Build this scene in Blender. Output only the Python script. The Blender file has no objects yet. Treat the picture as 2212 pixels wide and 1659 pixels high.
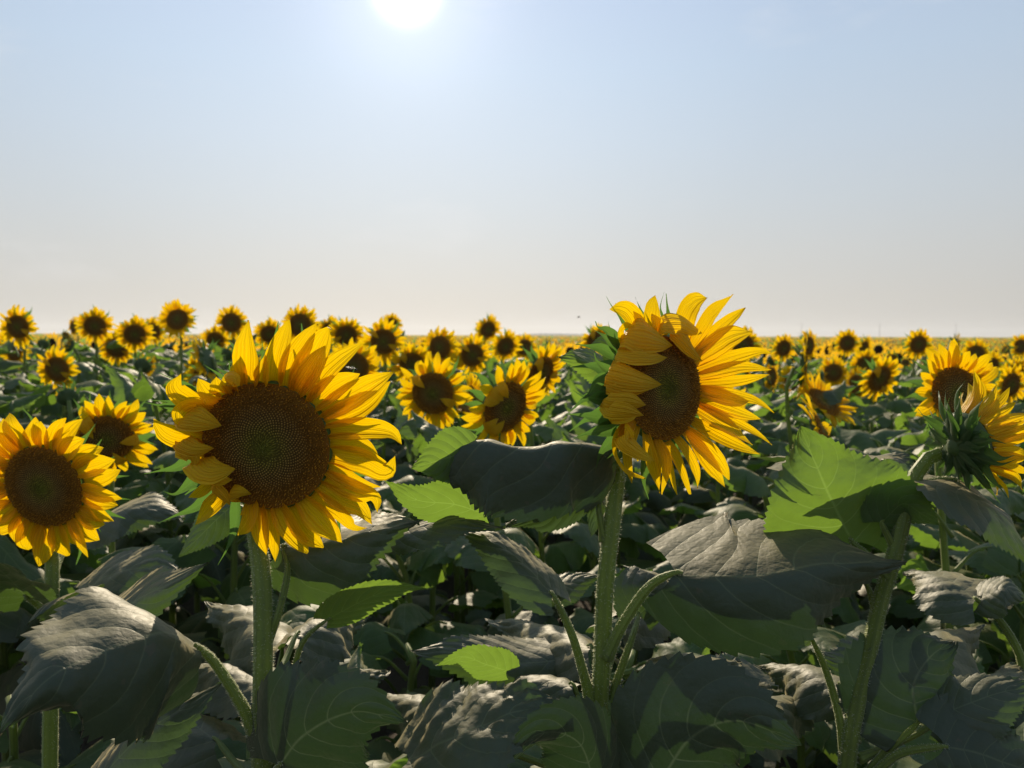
import bpy, math, random
import numpy as np
from mathutils import Vector, Matrix

sc = bpy.context.scene
COL = sc.collection
R_ = math.radians

# ------------------------------------------------------------------ camera
EYE = 1.5
cam_d = bpy.data.cameras.new('camera'); cam = bpy.data.objects.new('camera', cam_d); COL.objects.link(cam)
FPX = 1706.0                       # focal length in units of a 2212 px wide picture
cam_d.sensor_width = 36.0
cam_d.lens = 36.0 * FPX / 2212.0
cam_d.clip_start = 0.02; cam_d.clip_end = 9000
cam.location = (0, 0, EYE)
PITCH = R_(3.49); ROLL = R_(0.22)
cam.rotation_euler = (Matrix.Rotation(math.pi / 2 - PITCH, 3, 'X') @ Matrix.Rotation(ROLL, 3, 'Z')).to_euler()
cam_d.dof.use_dof = True; cam_d.dof.focus_distance = 0.92; cam_d.dof.aperture_fstop = 8.0
sc.camera = cam
MR = Matrix.Rotation(math.pi / 2 - PITCH, 3, 'X') @ Matrix.Rotation(ROLL, 3, 'Z')
CR = np.array(MR @ Vector((1, 0, 0))); CU = np.array(MR @ Vector((0, 1, 0))); CK = np.array(MR @ Vector((0, 0, 1)))
CAM = np.array([0, 0, EYE])

def at(x, y, D):
    return CAM + D * ((x - 1106) / FPX * CR + (829.5 - y) / FPX * CU - CK)

def cv(v):                         # a direction given as right, up, towards the camera
    w = v[0] * CR + v[1] * CU + v[2] * CK
    return w / np.linalg.norm(w)

# ------------------------------------------------------------------ sun and sky
SUNV = at(878, -27, 1.0) - CAM; SUNV /= np.linalg.norm(SUNV)
SUN_EL = math.asin(SUNV[2]); SUN_ROT = math.atan2(SUNV[0], SUNV[1])
sl = bpy.data.lights.new('sun', 'SUN'); sl.energy = 5.0; sl.angle = R_(0.5); sl.color = (1.0, 0.84, 0.62)
so = bpy.data.objects.new('sun', sl); COL.objects.link(so)
so.rotation_euler = Vector(SUNV).to_track_quat('Z', 'Y').to_euler(); so.location = (0, 5, 30)

w = bpy.data.worlds.new('World'); sc.world = w; w.use_nodes = True
nt = w.node_tree; nt.nodes.clear()
def N(nt, t, **k):
    n = nt.nodes.new(t)
    for a, b in k.items(): setattr(n, a, b)
    return n
def math_(nt, op, a, b=None, c=None, clamp=False):
    n = N(nt, 'ShaderNodeMath', operation=op); n.use_clamp = clamp
    for i, v in enumerate((a, b, c)):
        if v is None: continue
        if isinstance(v, (int, float)): n.inputs[i].default_value = v
        else: nt.links.new(v, n.inputs[i])
    return n.outputs[0]
def mixc(nt, fac, a, b, mode='MIX'):
    n = N(nt, 'ShaderNodeMix', data_type='RGBA', blend_type=mode)
    for i, v in ((0, fac), (6, a), (7, b)):
        if isinstance(v, (int, float)): n.inputs[i].default_value = v
        elif isinstance(v, tuple): n.inputs[i].default_value = (*v, 1)[:4]
        else: nt.links.new(v, n.inputs[i])
    return n.outputs[2]
def ramp(nt, fac, stops, interp='LINEAR'):
    n = N(nt, 'ShaderNodeValToRGB'); r = n.color_ramp; r.interpolation = interp
    while len(r.elements) < len(stops): r.elements.new(0.5)
    for e, (p, c) in zip(r.elements, stops):
        e.position = p; e.color = (*c, 1) if len(c) == 3 else c
    if fac is not None: nt.links.new(fac, n.inputs[0])
    return n.outputs[0]
sky = N(nt, 'ShaderNodeTexSky', sky_type='NISHITA'); sky.sun_disc = False
sky.sun_elevation = SUN_EL; sky.sun_rotation = SUN_ROT; sky.air_density = 1.0; sky.dust_density = 1.0; sky.ozone_density = 1.5
tc = N(nt, 'ShaderNodeTexCoord'); sep = N(nt, 'ShaderNodeSeparateXYZ'); nt.links.new(tc.outputs['Generated'], sep.inputs[0])
dot = N(nt, 'ShaderNodeVectorMath', operation='DOT_PRODUCT'); nt.links.new(tc.outputs['Generated'], dot.inputs[0]); dot.inputs[1].default_value = tuple(SUNV)
dotv = math_(nt, 'MAXIMUM', dot.outputs['Value'], 0.0)
# thin high haze that whitens the lower sky, brighter round the sun
elev = math_(nt, 'MAXIMUM', sep.outputs[2], 0.0)
veil = ramp(nt, elev, [(0.0, (5.5, 5.35, 5.0)), (0.05, (5.62, 5.52, 5.25)), (0.10, (5.55, 5.68, 5.65)), (0.16, (5.3, 5.8, 6.2)), (0.23, (5.0, 5.82, 6.7)), (0.31, (4.62, 5.7, 7.0)), (0.46, (3.95, 5.0, 6.9)), (1.0, (2.2, 3.2, 5.4))])
ci = N(nt, 'ShaderNodeTexNoise'); ci.inputs['Scale'].default_value = 2.2; ci.inputs['Detail'].default_value = 7; ci.inputs['Roughness'].default_value = 0.62
mp = N(nt, 'ShaderNodeMapping'); mp.inputs['Scale'].default_value = (1.0, 1.0, 3.4); mp.inputs['Rotation'].default_value = (0.1, 0.2, 1.2)
nt.links.new(tc.outputs['Generated'], mp.inputs[0]); nt.links.new(mp.outputs[0], ci.inputs[0])
cif = math_(nt, 'MULTIPLY', math_(nt, 'MAXIMUM', math_(nt, 'SUBTRACT', ci.outputs['Fac'], 0.56), 0.0), 1.6)
skyc = mixc(nt, 0.97, sky.outputs[0], veil)
back = ramp(nt, math_(nt, 'MULTIPLY_ADD', dot.outputs['Value'], .5, .5), [(0.2, (.58,) * 3), (0.78, (.70,) * 3), (0.875, (.82,) * 3), (0.95, (.89,) * 3), (0.985, (.97,) * 3), (1.0, (1,) * 3)])
skyc = mixc(nt, 1.0, skyc, back, 'MULTIPLY')
skyc = mixc(nt, cif, skyc, (7.2, 7.1, 7.1))
g1 = math_(nt, 'MULTIPLY', math_(nt, 'POWER', dotv, 4600.0), 60.0)
g2 = math_(nt, 'MULTIPLY', math_(nt, 'POWER', dotv, 220.0), 1.7)
g3 = math_(nt, 'MULTIPLY', math_(nt, 'POWER', dotv, 28.0), 0.35)
gl = math_(nt, 'ADD', g1, math_(nt, 'ADD', g2, g3))
gc = mixc(nt, 1.0, (1.0, 0.95, 0.97), gl, 'MULTIPLY')
skyc = mixc(nt, 1.0, skyc, gc, 'ADD')
bg = N(nt, 'ShaderNodeBackground'); bg.inputs[1].default_value = 0.108; nt.links.new(skyc, bg.inputs[0])
wo = N(nt, 'ShaderNodeOutputWorld'); nt.links.new(bg.outputs[0], wo.inputs[0])

sc.view_settings.view_transform = 'Standard'; sc.view_settings.look = 'None'
sc.view_settings.gamma = 1.0; sc.view_settings.exposure = 0.2
sc.render.engine = 'CYCLES'
try:
    sc.cycles.max_bounces = 8; sc.cycles.diffuse_bounces = 3; sc.cycles.glossy_bounces = 2
    sc.cycles.transmission_bounces = 4; sc.cycles.transparent_max_bounces = 6; sc.cycles.volume_bounces = 0
    sc.cycles.use_denoising = True
except Exception: pass

# ------------------------------------------------------------------ materials
def newmat(name):
    m = bpy.data.materials.new(name); m.use_nodes = True; m.node_tree.nodes.clear(); return m, m.node_tree
def uv_parts(nt):
    uv = N(nt, 'ShaderNodeUVMap'); uv.uv_map = 'UVMap'
    s = N(nt, 'ShaderNodeSeparateXYZ'); nt.links.new(uv.outputs[0], s.inputs[0]); return uv.outputs[0], s.outputs[0], s.outputs[1]
def objvec(nt):
    t = N(nt, 'ShaderNodeTexCoord'); return t.outputs['Object']
def noise(nt, vec, scale, detail=3, rough=0.5, out='Fac'):
    n = N(nt, 'ShaderNodeTexNoise'); n.inputs['Scale'].default_value = scale; n.inputs['Detail'].default_value = detail; n.inputs['Roughness'].default_value = rough
    if vec is not None: nt.links.new(vec, n.inputs[0])
    return n.outputs[out]
def bump(nt, h, strength, dist):
    b = N(nt, 'ShaderNodeBump'); b.inputs['Strength'].default_value = strength; b.inputs['Distance'].default_value = dist
    nt.links.new(h, b.inputs['Height']); return b.outputs[0]
def thin_shader(nt, col, tcol, tfac, rough, nrm=None, spec=0.5, sheen=0.0, sheen_tint=(1, .9, .75)):
    p = N(nt, 'ShaderNodeBsdfPrincipled'); t = N(nt, 'ShaderNodeBsdfTranslucent'); mx = N(nt, 'ShaderNodeMixShader'); o = N(nt, 'ShaderNodeOutputMaterial')
    for s, v in ((p.inputs['Base Color'], col), (t.inputs['Color'], tcol), (p.inputs['Roughness'], rough), (mx.inputs[0], tfac)):
        if isinstance(v, (int, float)): s.default_value = v
        elif isinstance(v, tuple): s.default_value = (*v, 1)
        else: nt.links.new(v, s)
    p.inputs['Specular IOR Level'].default_value = spec
    p.inputs['Sheen Weight'].default_value = sheen; p.inputs['Sheen Roughness'].default_value = 0.5; p.inputs['Sheen Tint'].default_value = (*sheen_tint, 1)
    if nrm is not None: nt.links.new(nrm, p.inputs['Normal']); nt.links.new(nrm, t.inputs['Normal'])
    nt.links.new(p.outputs[0], mx.inputs[1]); nt.links.new(t.outputs[0], mx.inputs[2]); nt.links.new(mx.outputs[0], o.inputs[0])

def make_leaf_mat(name, dark, light, trans, rough=0.56, spec=0.8, sheen=0.5):
    m, nt = newmat(name); uv, u, v = uv_parts(nt); ov = objvec(nt)
    ua = math_(nt, 'ABSOLUTE', math_(nt, 'SUBTRACT', math_(nt, 'MULTIPLY', u, 2.0), 1.0))
    q = math_(nt, 'SUBTRACT', math_(nt, 'MULTIPLY', v, 6.0), math_(nt, 'MULTIPLY', math_(nt, 'POWER', ua, 1.25), 2.3))
    fr = math_(nt, 'FRACT', math_(nt, 'ADD', q, 10.0))
    d2 = math_(nt, 'MINIMUM', fr, math_(nt, 'SUBTRACT', 1.0, fr))
    vs = math_(nt, 'SUBTRACT', 1.0, math_(nt, 'DIVIDE', d2, 0.045), clamp=True)
    vs = math_(nt, 'MULTIPLY', vs, math_(nt, 'SUBTRACT', 1.0, math_(nt, 'MULTIPLY', ua, 0.75)))
    vm = math_(nt, 'SUBTRACT', 1.0, math_(nt, 'DIVIDE', ua, 0.028), clamp=True)
    vein = math_(nt, 'MAXIMUM', vs, vm)
    n1 = noise(nt, ov, 26, 4, 0.6); n2 = noise(nt, ov, 140, 3, 0.6)
    c = mixc(nt, n1, dark, light)
    c = mixc(nt, math_(nt, 'MULTIPLY', vein, 0.55), c, (0.17, 0.22, 0.09))
    spot = math_(nt, 'MULTIPLY', math_(nt, 'GREATER_THAN', noise(nt, ov, 60, 2), 0.70), 0.55)
    c = mixc(nt, spot, c, (0.10, 0.095, 0.05))
    tcc = mixc(nt, n1, tuple(x * 0.75 for x in trans), tuple(min(1, x * 1.2) for x in trans))
    tcc = mixc(nt, math_(nt, 'MULTIPLY', vein, 0.4), tcc, tuple(min(1, x * 1.6 + .06) for x in trans))
    vo = N(nt, 'ShaderNodeTexVoronoi', feature='DISTANCE_TO_EDGE'); vo.inputs['Scale'].default_value = 70
    nt.links.new(ov, vo.inputs[0])
    h = math_(nt, 'ADD', math_(nt, 'MULTIPLY', math_(nt, 'POWER', d2, 0.5), 0.8), math_(nt, 'MULTIPLY', math_(nt, 'MINIMUM', vo.outputs['Distance'], 0.25), 0.5))
    h = math_(nt, 'ADD', h, math_(nt, 'MULTIPLY', n2, 0.35)); h = math_(nt, 'ADD', h, math_(nt, 'MULTIPLY', n1, 0.8))
    rr = math_(nt, 'ADD', rough - 0.06, math_(nt, 'MULTIPLY', n2, 0.14))
    thin_shader(nt, c, tcc, 0.42, rr, bump(nt, h, 0.5, 0.003), spec=spec, sheen=sheen, sheen_tint=(1, .86, .50))
    return m
LEAF = make_leaf_mat('leaf_green', (0.038, 0.064, 0.024), (0.066, 0.098, 0.038), (0.060, 0.115, 0.014), spec=1.0, sheen=0.6)
LEAF2 = make_leaf_mat('leaf_fresh', (0.036, 0.070, 0.020), (0.065, 0.12, 0.032), (0.25, 0.42, 0.045), spec=0.45, sheen=0.2)
LEAFSHADE = make_leaf_mat('leaf_shaded', (0.036, 0.064, 0.026), (0.062, 0.096, 0.038), (0.014, 0.034, 0.006), spec=0.85, sheen=0.6)  # copy for near leaves in shade; the shade is put into its transmitted colour
LEAFB = make_leaf_mat('leaf_field', (0.036, 0.074, 0.018), (0.06, 0.115, 0.030), (0.20, 0.35, 0.035), spec=0.8, sheen=0.45)

def make_petal_mat():
    m, nt = newmat('petal_yellow'); uv, u, v = uv_parts(nt); ov = objvec(nt)
    oi = N(nt, 'ShaderNodeObjectInfo')
    c = ramp(nt, v, [(0.0, (0.80, 0.36, 0.001)), (0.35, (0.95, 0.54, 0.001)), (0.75, (0.95, 0.60, 0.003)), (1.0, (0.92, 0.62, 0.012))])
    t = ramp(nt, v, [(0.0, (0.90, 0.44, 0.001)), (0.4, (0.96, 0.62, 0.001)), (1.0, (0.96, 0.71, 0.006))])
    c = mixc(nt, math_(nt, 'MULTIPLY', noise(nt, ov, 45, 3), 0.22), c, (0.62, 0.30, 0.01))
    ge = N(nt, 'ShaderNodeNewGeometry')
    c = mixc(nt, math_(nt, 'MULTIPLY', ge.outputs['Backfacing'], 0.8), c, (0.92, 0.66, 0.03))
    st = math_(nt, 'SINE', math_(nt, 'ADD', math_(nt, 'MULTIPLY', u, 62.0), math_(nt, 'MULTIPLY', noise(nt, ov, 60, 2), 6.0)))
    st2 = math_(nt, 'SINE', math_(nt, 'MULTIPLY', u, 25.0))
    h = math_(nt, 'ADD', math_(nt, 'MULTIPLY', st, 0.3), math_(nt, 'MULTIPLY', st2, 0.6))
    c = mixc(nt, math_(nt, 'MULTIPLY', math_(nt, 'ADD', math_(nt, 'MULTIPLY', st, 0.5), 0.5), 0.3), c, (0.60, 0.24, 0.001))
    t = mixc(nt, math_(nt, 'MULTIPLY', math_(nt, 'ADD', math_(nt, 'MULTIPLY', st, 0.5), 0.5), 0.3), t, (0.70, 0.30, 0.001))
    thin_shader(nt, c, t, 0.54, 0.5, bump(nt, h, 0.7, 0.0012), spec=0.16)
    return m
PETAL = make_petal_mat()

def make_bract_mat():
    m, nt = newmat('bract_green'); uv, u, v = uv_parts(nt); ov = objvec(nt)
    c = mixc(nt, noise(nt, ov, 80, 3), (0.030, 0.062, 0.020), (0.055, 0.10, 0.032))
    ua = math_(nt, 'ABSOLUTE', math_(nt, 'SUBTRACT', math_(nt, 'MULTIPLY', u, 2.0), 1.0))
    c = mixc(nt, math_(nt, 'MULTIPLY', math_(nt, 'SUBTRACT', 1.0, math_(nt, 'DIVIDE', ua, 0.2), clamp=True), 0.4), c, (0.18, 0.24, 0.10))
    thin_shader(nt, c, (0.20, 0.42, 0.06), 0.3, 0.6, bump(nt, noise(nt, ov, 250, 3), 0.4, 0.001), spec=0.3, sheen=0.08, sheen_tint=(.9, 1, .8))
    return m
BRACT = make_bract_mat()

def make_stem_mat():
    m, nt = newmat('stem_green'); ov = objvec(nt); uv, u, v = uv_parts(nt)
    c = mixc(nt, noise(nt, ov, 35, 4), (0.13, 0.18, 0.03), (0.21, 0.26, 0.055))
    st = math_(nt, 'SINE', math_(nt, 'MULTIPLY', u, 44.0))
    c = mixc(nt, math_(nt, 'MULTIPLY', math_(nt, 'ADD', math_(nt, 'MULTIPLY', st, .5), .5), 0.42), c, (0.07, 0.10, 0.03))
    c = mixc(nt, math_(nt, 'MULTIPLY', math_(nt, 'GREATER_THAN', noise(nt, ov, 210, 2), 0.66), 0.5), c, (0.06, 0.07, 0.04))
    thin_shader(nt, c, (0.42, 0.55, 0.06), 0.22, 0.55, bump(nt, math_(nt, 'ADD', st, noise(nt, ov, 300, 3)), 0.3, 0.001), spec=0.3, sheen=0.25, sheen_tint=(.95, 1, .7))
    return m
STEM = make_stem_mat()
def simple(name, col, rough=0.8, trans=None, tf=0.0, spec=0.3, var=0.3, scale=60):
    m, nt = newmat(name); ov = objvec(nt)
    c = mixc(nt, noise(nt, ov, scale, 3), tuple(x * (1 - var) for x in col), tuple(x * (1 + var) for x in col))
    thin_shader(nt, c, trans or col, tf, rough, None, spec)
    return m
HAIR = simple('stem_hair', (0.75, 0.78, 0.55), 0.6, (0.95, 0.95, 0.7), 0.55)

def make_disc_mat():
    m, nt = newmat('disc_florets'); uv, u, v = uv_parts(nt); ov = objvec(nt)
    low = ramp(nt, v, [(0.0, (0.16, 0.18, 0.025)), (0.25, (0.12, 0.10, 0.02)), (0.5, (0.11, 0.065, 0.018)), (0.70, (0.18, 0.085, 0.014)), (1.0, (0.32, 0.14, 0.016))])
    high = ramp(nt, v, [(0.0, (0.34, 0.38, 0.05)), (0.22, (0.58, 0.48, 0.06)), (0.40, (0.68, 0.42, 0.10)), (0.64, (0.58, 0.30, 0.06)), (0.72, (0.75, 0.34, 0.04)), (1.0, (0.85, 0.42, 0.025))])
    c = mixc(nt, u, low, high)
    c = mixc(nt, math_(nt, 'MULTIPLY', noise(nt, ov, 90, 3), 0.5), c, (0.05, 0.028, 0.009))
    thin_shader(nt, c, (0.5, 0.25, 0.03), 0.0, 0.8, None, 0.08)
    return m
DISC = make_disc_mat()

def make_soil():
    m, nt = newmat('soil'); t = N(nt, 'ShaderNodeTexCoord').outputs['Object']
    n = noise(nt, t, 3.0, 8, 0.65); n2 = noise(nt, t, 28, 5, 0.7)
    c = mixc(nt, n, (0.035, 0.026, 0.018), (0.085, 0.065, 0.045))
    c = mixc(nt, math_(nt, 'MULTIPLY', n2, 0.4), c, (0.12, 0.095, 0.065))
    p = N(nt, 'ShaderNodeBsdfPrincipled'); nt.links.new(c, p.inputs['Base Color']); p.inputs['Roughness'].default_value = 0.95
    nt.links.new(bump(nt, math_(nt, 'ADD', n, n2), 0.8, 0.04), p.inputs['Normal'])
    o = N(nt, 'ShaderNodeOutputMaterial'); nt.links.new(p.outputs[0], o.inputs[0]); return m
SOIL = make_soil()
def make_far_canopy():
    m, nt = newmat('far_canopy'); t = N(nt, 'ShaderNodeTexCoord').outputs['Object']
    mp = N(nt, 'ShaderNodeMapping'); mp.inputs['Rotation'].default_value = (0, 0, R_(28)); mp.inputs['Scale'].default_value = (1, 0.22, 1); nt.links.new(t, mp.inputs[0])
    n = noise(nt, mp.outputs[0], 0.9, 4, 0.7); n2 = noise(nt, t, 4.0, 3, 0.7)
    f = math_(nt, 'ADD', math_(nt, 'MULTIPLY', n, 0.6), math_(nt, 'MULTIPLY', n2, 0.5))
    c = ramp(nt, f, [(0.36, (0.05, 0.09, 0.02)), (0.52, (0.16, 0.14, 0.02)), (0.64, (0.50, 0.29, 0.02))])
    tt = ramp(nt, f, [(0.36, (0.20, 0.36, 0.04)), (0.64, (0.9, 0.55, 0.02))])
    thin_shader(nt, c, tt, 0.5, 0.8, None, 0.2)
    return m
FARC = make_far_canopy()

# ------------------------------------------------------------------ mesh helpers
def cat(P, n):
    P = np.asarray(P, float)
    if len(P) == 2: P = np.array([P[0], (P[0] + P[1]) / 2, P[1]])
    Q = np.vstack([2 * P[0] - P[1], P, 2 * P[-1] - P[-2]])
    seg = np.linalg.norm(np.diff(P, axis=0), axis=1); cum = np.concatenate([[0], np.cumsum(seg)]); cum /= cum[-1]
    out = []
    for t in np.linspace(0, 1, n):
        i = min(int(np.searchsorted(cum, t, side='right')) - 1, len(P) - 2); i = max(i, 0)
        f = (t - cum[i]) / max(cum[i + 1] - cum[i], 1e-9)
        a, b, c, d = Q[i], Q[i + 1], Q[i + 2], Q[i + 3]
        out.append(0.5 * ((2 * b) + (-a + c) * f + (2 * a - 5 * b + 4 * c - d) * f * f + (-a + 3 * b - 3 * c + d) * f ** 3))
    return np.array(out)
def nz(v): return v / max(np.linalg.norm(v), 1e-12)
def frames(C, n0):
    T = np.gradient(C, axis=0); T /= np.linalg.norm(T, axis=1)[:, None] + 1e-12
    n = n0 - T[0] * np.dot(n0, T[0])
    if np.linalg.norm(n) < 1e-4: n = np.cross(T[0], [0.3, 0.5, 0.8])
    n = nz(n); NN = [n]
    for i in range(1, len(C)):
        n = n - T[i] * np.dot(n, T[i]); n = nz(n); NN.append(n)
    NN = np.array(NN); return T, NN, np.cross(T, NN)

class MB:
    def __init__(s): s.v = []; s.f = []; s.uv = []; s.n = 0; s.mi = []
    def add(s, V, F, UV=None, mi=0):
        V = np.asarray(V, float)
        s.v.append(V); s.uv.append(np.zeros((len(V), 2)) if UV is None else np.asarray(UV, float))
        for f in F: s.f.append(tuple(i + s.n for i in f))
        s.mi += [mi] * len(F); s.n += len(V); return s
    def build(s, name, mats, parent=None, origin=(0, 0, 0), smooth=True):
        V = np.vstack(s.v) - np.asarray(origin, float); UV = np.vstack(s.uv)
        me = bpy.data.meshes.new(name); me.from_pydata(V.tolist(), [], s.f)
        ul = me.uv_layers.new(name='UVMap')
        li = np.zeros(len(me.loops), dtype=np.int32); me.loops.foreach_get('vertex_index', li)
        ul.data.foreach_set('uv', UV[li].astype(np.float32).ravel())
        for m in (mats if isinstance(mats, (list, tuple)) else [mats]): me.materials.append(m)
        me.polygons.foreach_set('material_index', np.array(s.mi, dtype=np.int32))
        me.polygons.foreach_set('use_smooth', np.full(len(s.f), smooth))
        me.update()
        o = bpy.data.objects.new(name, me); COL.objects.link(o)
        if parent is not None: o.parent = parent
        return o

def grid_faces(n, m):
    return [(i * m + j, i * m + j + 1, (i + 1) * m + j + 1, (i + 1) * m + j) for i in range(n - 1) for j in range(m - 1)]

PW_T = [0, .12, .3, .5, .7, .85, .94, 1]; PW_W = [.5, .76, .97, 1.0, .82, .50, .22, .02]
BW_T = [0, .15, .35, .55, .7, .85, 1]; BW_W = [.8, 1.0, .85, .45, .2, .09, .03]
def petal(mb, pts, W, n0, twist=0.0, cup=0.25, wave=0.0, rng=random, prof=(PW_T, PW_W), n=15, m=7, twist0=0.0, mi=0, face=None):
    C = cat(pts, n); T, NN, B = frames(C, np.asarray(n0, float))
    t = np.linspace(0, 1, n)
    if face is not None:
        for i in range(n):
            b = min(1, max(0, (t[i] - .25) / .25)); d = face - T[i] * np.dot(face, T[i])
            NN[i] = nz(NN[i] * (1 - b) + nz(d) * b); NN[i] = nz(NN[i] - T[i] * np.dot(NN[i], T[i]))
        B = np.cross(T, NN)
    u = np.linspace(-1, 1, m)
    w = np.interp(t, *prof) * W / 2
    ph = rng.uniform(0, 6.3); ph2 = rng.uniform(0, 6.3); asy = rng.uniform(-.12, .12)
    V = []; UV = []
    for i in range(n):
        a = twist0 + twist * t[i]; Ni = NN[i] * math.cos(a) + B[i] * math.sin(a); Bi = B[i] * math.cos(a) - NN[i] * math.sin(a)
        for x in u:
            off = Bi * (x * w[i] * (1 + asy * x)) + Ni * (cup * w[i] * (x * x - 0.3)) + Ni * (wave * W * abs(x) * math.sin(7 * t[i] + ph + (x > 0) * ph2) * (t[i] ** .7))
            off = off + Ni * W * 0.018 * math.cos(x * 9.4) * math.sin(math.pi * t[i])
            V.append(C[i] + off); UV.append(((x + 1) / 2, t[i]))
    mb.add(V, grid_faces(n, m), UV, mi); return mb

LBL = [.45, .8, .98, 1, 1, 1, 1, .92, .7, .45, .0]
LW_S = [0, .05, .12, .22, .34, .48, .62, .76, .88, .95, 1]; LW_W = [.42, .68, .88, 1.0, .99, .86, .66, .42, .20, .09, .0]
def leaf(mb, pts, W, n0, fold=(10, 10), k=3.0, wave=0.03, pucker=0.012, seed=0, n=89, m=17, teeth=21, side=(1, 1), twist=0.0, tooth=0.042, mi=0, cord=0.22, lw=None):
    """fold=(towards the side of -B, side of +B) in degrees of droop at the edge"""
    rs = np.random.RandomState(seed)
    C = cat(pts, n); T, NN, B = frames(C, np.asarray(n0, float))
    L = np.linalg.norm(np.diff(C, axis=0), axis=1).sum()
    s = np.linspace(0, 1, n); u = np.linspace(-1, 1, m); hw = np.interp(s, LW_S, lw or LW_W) * W / 2
    ph = rs.uniform(0, 6.3, 12); fq = rs.uniform(.7, 1.3, 12)
    us = np.linspace(0, 1, 25)
    prof = []
    for sd in (0, 1):
        phi = R_(fold[sd]) * (1 - np.exp(-us * k)) / (1 - math.exp(-k))
        x = np.concatenate([[0], np.cumsum((np.cos(phi[1:]) + np.cos(phi[:-1])) / 2 * np.diff(us))])
        z = np.concatenate([[0], np.cumsum((np.sin(phi[1:]) + np.sin(phi[:-1])) / 2 * np.diff(us))])
        prof.append((x, z, phi))
    V = []; UV = []
    tn = teeth
    for i in range(n):
        a = twist * s[i]
        Ni = NN[i] * math.cos(a) + B[i] * math.sin(a); Bi = B[i] * math.cos(a) - NN[i] * math.sin(a)
        for x in u:
            sd = 1 if x > 0 else 0; ax = abs(x); sg = 1 if x > 0 else -1
            h = hw[i] * side[sd]
            if ax > 0.99:
                fr = (s[i] * tn + sd * .4 + .25 * math.sin(s[i] * 17 + ph[sd])) % 1.0
                ext = tooth * W * (fr - .35) * min(1, hw[i] / (W * .2))
                jag = 0.6 * ext
            else: ext = 0; jag = 0
            xx = np.interp(ax, us, prof[sd][0]) * h; zz = np.interp(ax, us, prof[sd][1]) * h; phx = np.interp(ax, us, prof[sd][2])
            q = (s[i] * 6 - 2.3 * ax ** 1.25)
            nrm = Bi * sg * math.sin(phx) + Ni * math.cos(phx); tang = Bi * sg * math.cos(phx) - Ni * math.sin(phx)
            lump = math.sin(ph[3] + fq[3] * 17 * s[i] + 5 * x) * math.sin(ph[4] + fq[4] * 9 * x + 7 * s[i]) + .6 * math.sin(ph[8] + 31 * fq[8] * s[i] - 8 * x) * math.sin(ph[9] + 17 * fq[9] * x)
            pk = .75 * pucker * W * ((abs(math.sin(math.pi * q)) ** .7 - .6) * min(1, ax * 3) + .55 * lump)
            wv = wave * W * (ax ** 1.5) * (math.sin(ph[0] + fq[0] * 9 * s[i] + (2.1 if sd else 0)) + .5 * math.sin(ph[1] + fq[1] * 19 * s[i] + sd * 3))
            rib = -0.012 * W * math.exp(-(ax / .06) ** 2)
            back = -cord * W * ax ** 1.6 * max(0, 1 - s[i] / .35) ** 1.3
            fwd = 0.10 * L * ax ** 1.5 * math.sin(math.pi * min(1, s[i] * 1.1)) if s[i] > .25 else 0
            P = C[i] + Bi * sg * xx - Ni * zz + nrm * (pk + wv + rib) + tang * ext + T[i] * (back + jag)
            V.append(P); UV.append(((x + 1) / 2, s[i]))
    mb.add(V, grid_faces(n, m), UV, mi); return mb

def tube(mb, pts, rad, n=20, m=12, rib=0.0, cap=True, mi=0, ribn=6):
    C = cat(pts, n); T, NN, B = frames(C, np.array([0.13, -0.9, 0.31]))
    rr = np.interp(np.linspace(0, 1, n), np.linspace(0, 1, len(rad)), rad)
    V = []; UV = []
    for i in range(n):
        for j in range(m + 1):
            a = 2 * math.pi * j / m; r = rr[i] * (1 + rib * math.cos(a * ribn))
            V.append(C[i] + (NN[i] * math.cos(a) + B[i] * math.sin(a)) * r); UV.append((j / m, i / n))
    F = grid_faces(n, m + 1)
    k = len(V); V += [C[0], C[-1]]; UV += [(0, 0), (0, 1)]
    for j in range(m): F.append((k, j + 1, j)); F.append((k + 1, (n - 1) * (m + 1) + j, (n - 1) * (m + 1) + j + 1))
    mb.add(V, F, UV, mi); return mb

def hairs(mb, pts, rad, count, ln, seed, mi=1, wd=0.00019):
    rs = np.random.RandomState(seed); n = 60
    C = cat(pts, n); T, NN, B = frames(C, np.array([0.13, -0.9, 0.31])); rr = np.interp(np.linspace(0, 1, n), np.linspace(0, 1, len(rad)), rad)
    V = []; F = []
    for q in range(count):
        x = rs.uniform(0, n - 1.001); i = int(x); f = x - i; a = rs.uniform(0, 6.283)
        c = C[i] * (1 - f) + C[i + 1] * f; d = NN[i] * math.cos(a) + B[i] * math.sin(a); r = rr[i] * .98
        l = ln * rs.uniform(.5, 1.3); dd = nz(d + T[i] * rs.uniform(-.5, .5) + rs.normal(0, .2, 3)); p = c + d * r
        sd = nz(np.cross(dd, CK + rs.normal(0, .3, 3))) * wd
        k = len(V); V += [p - sd, p + sd, p + dd * l]; F.append((k, k + 1, k + 2))
    mb.add(V, F, None, mi)

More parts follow.
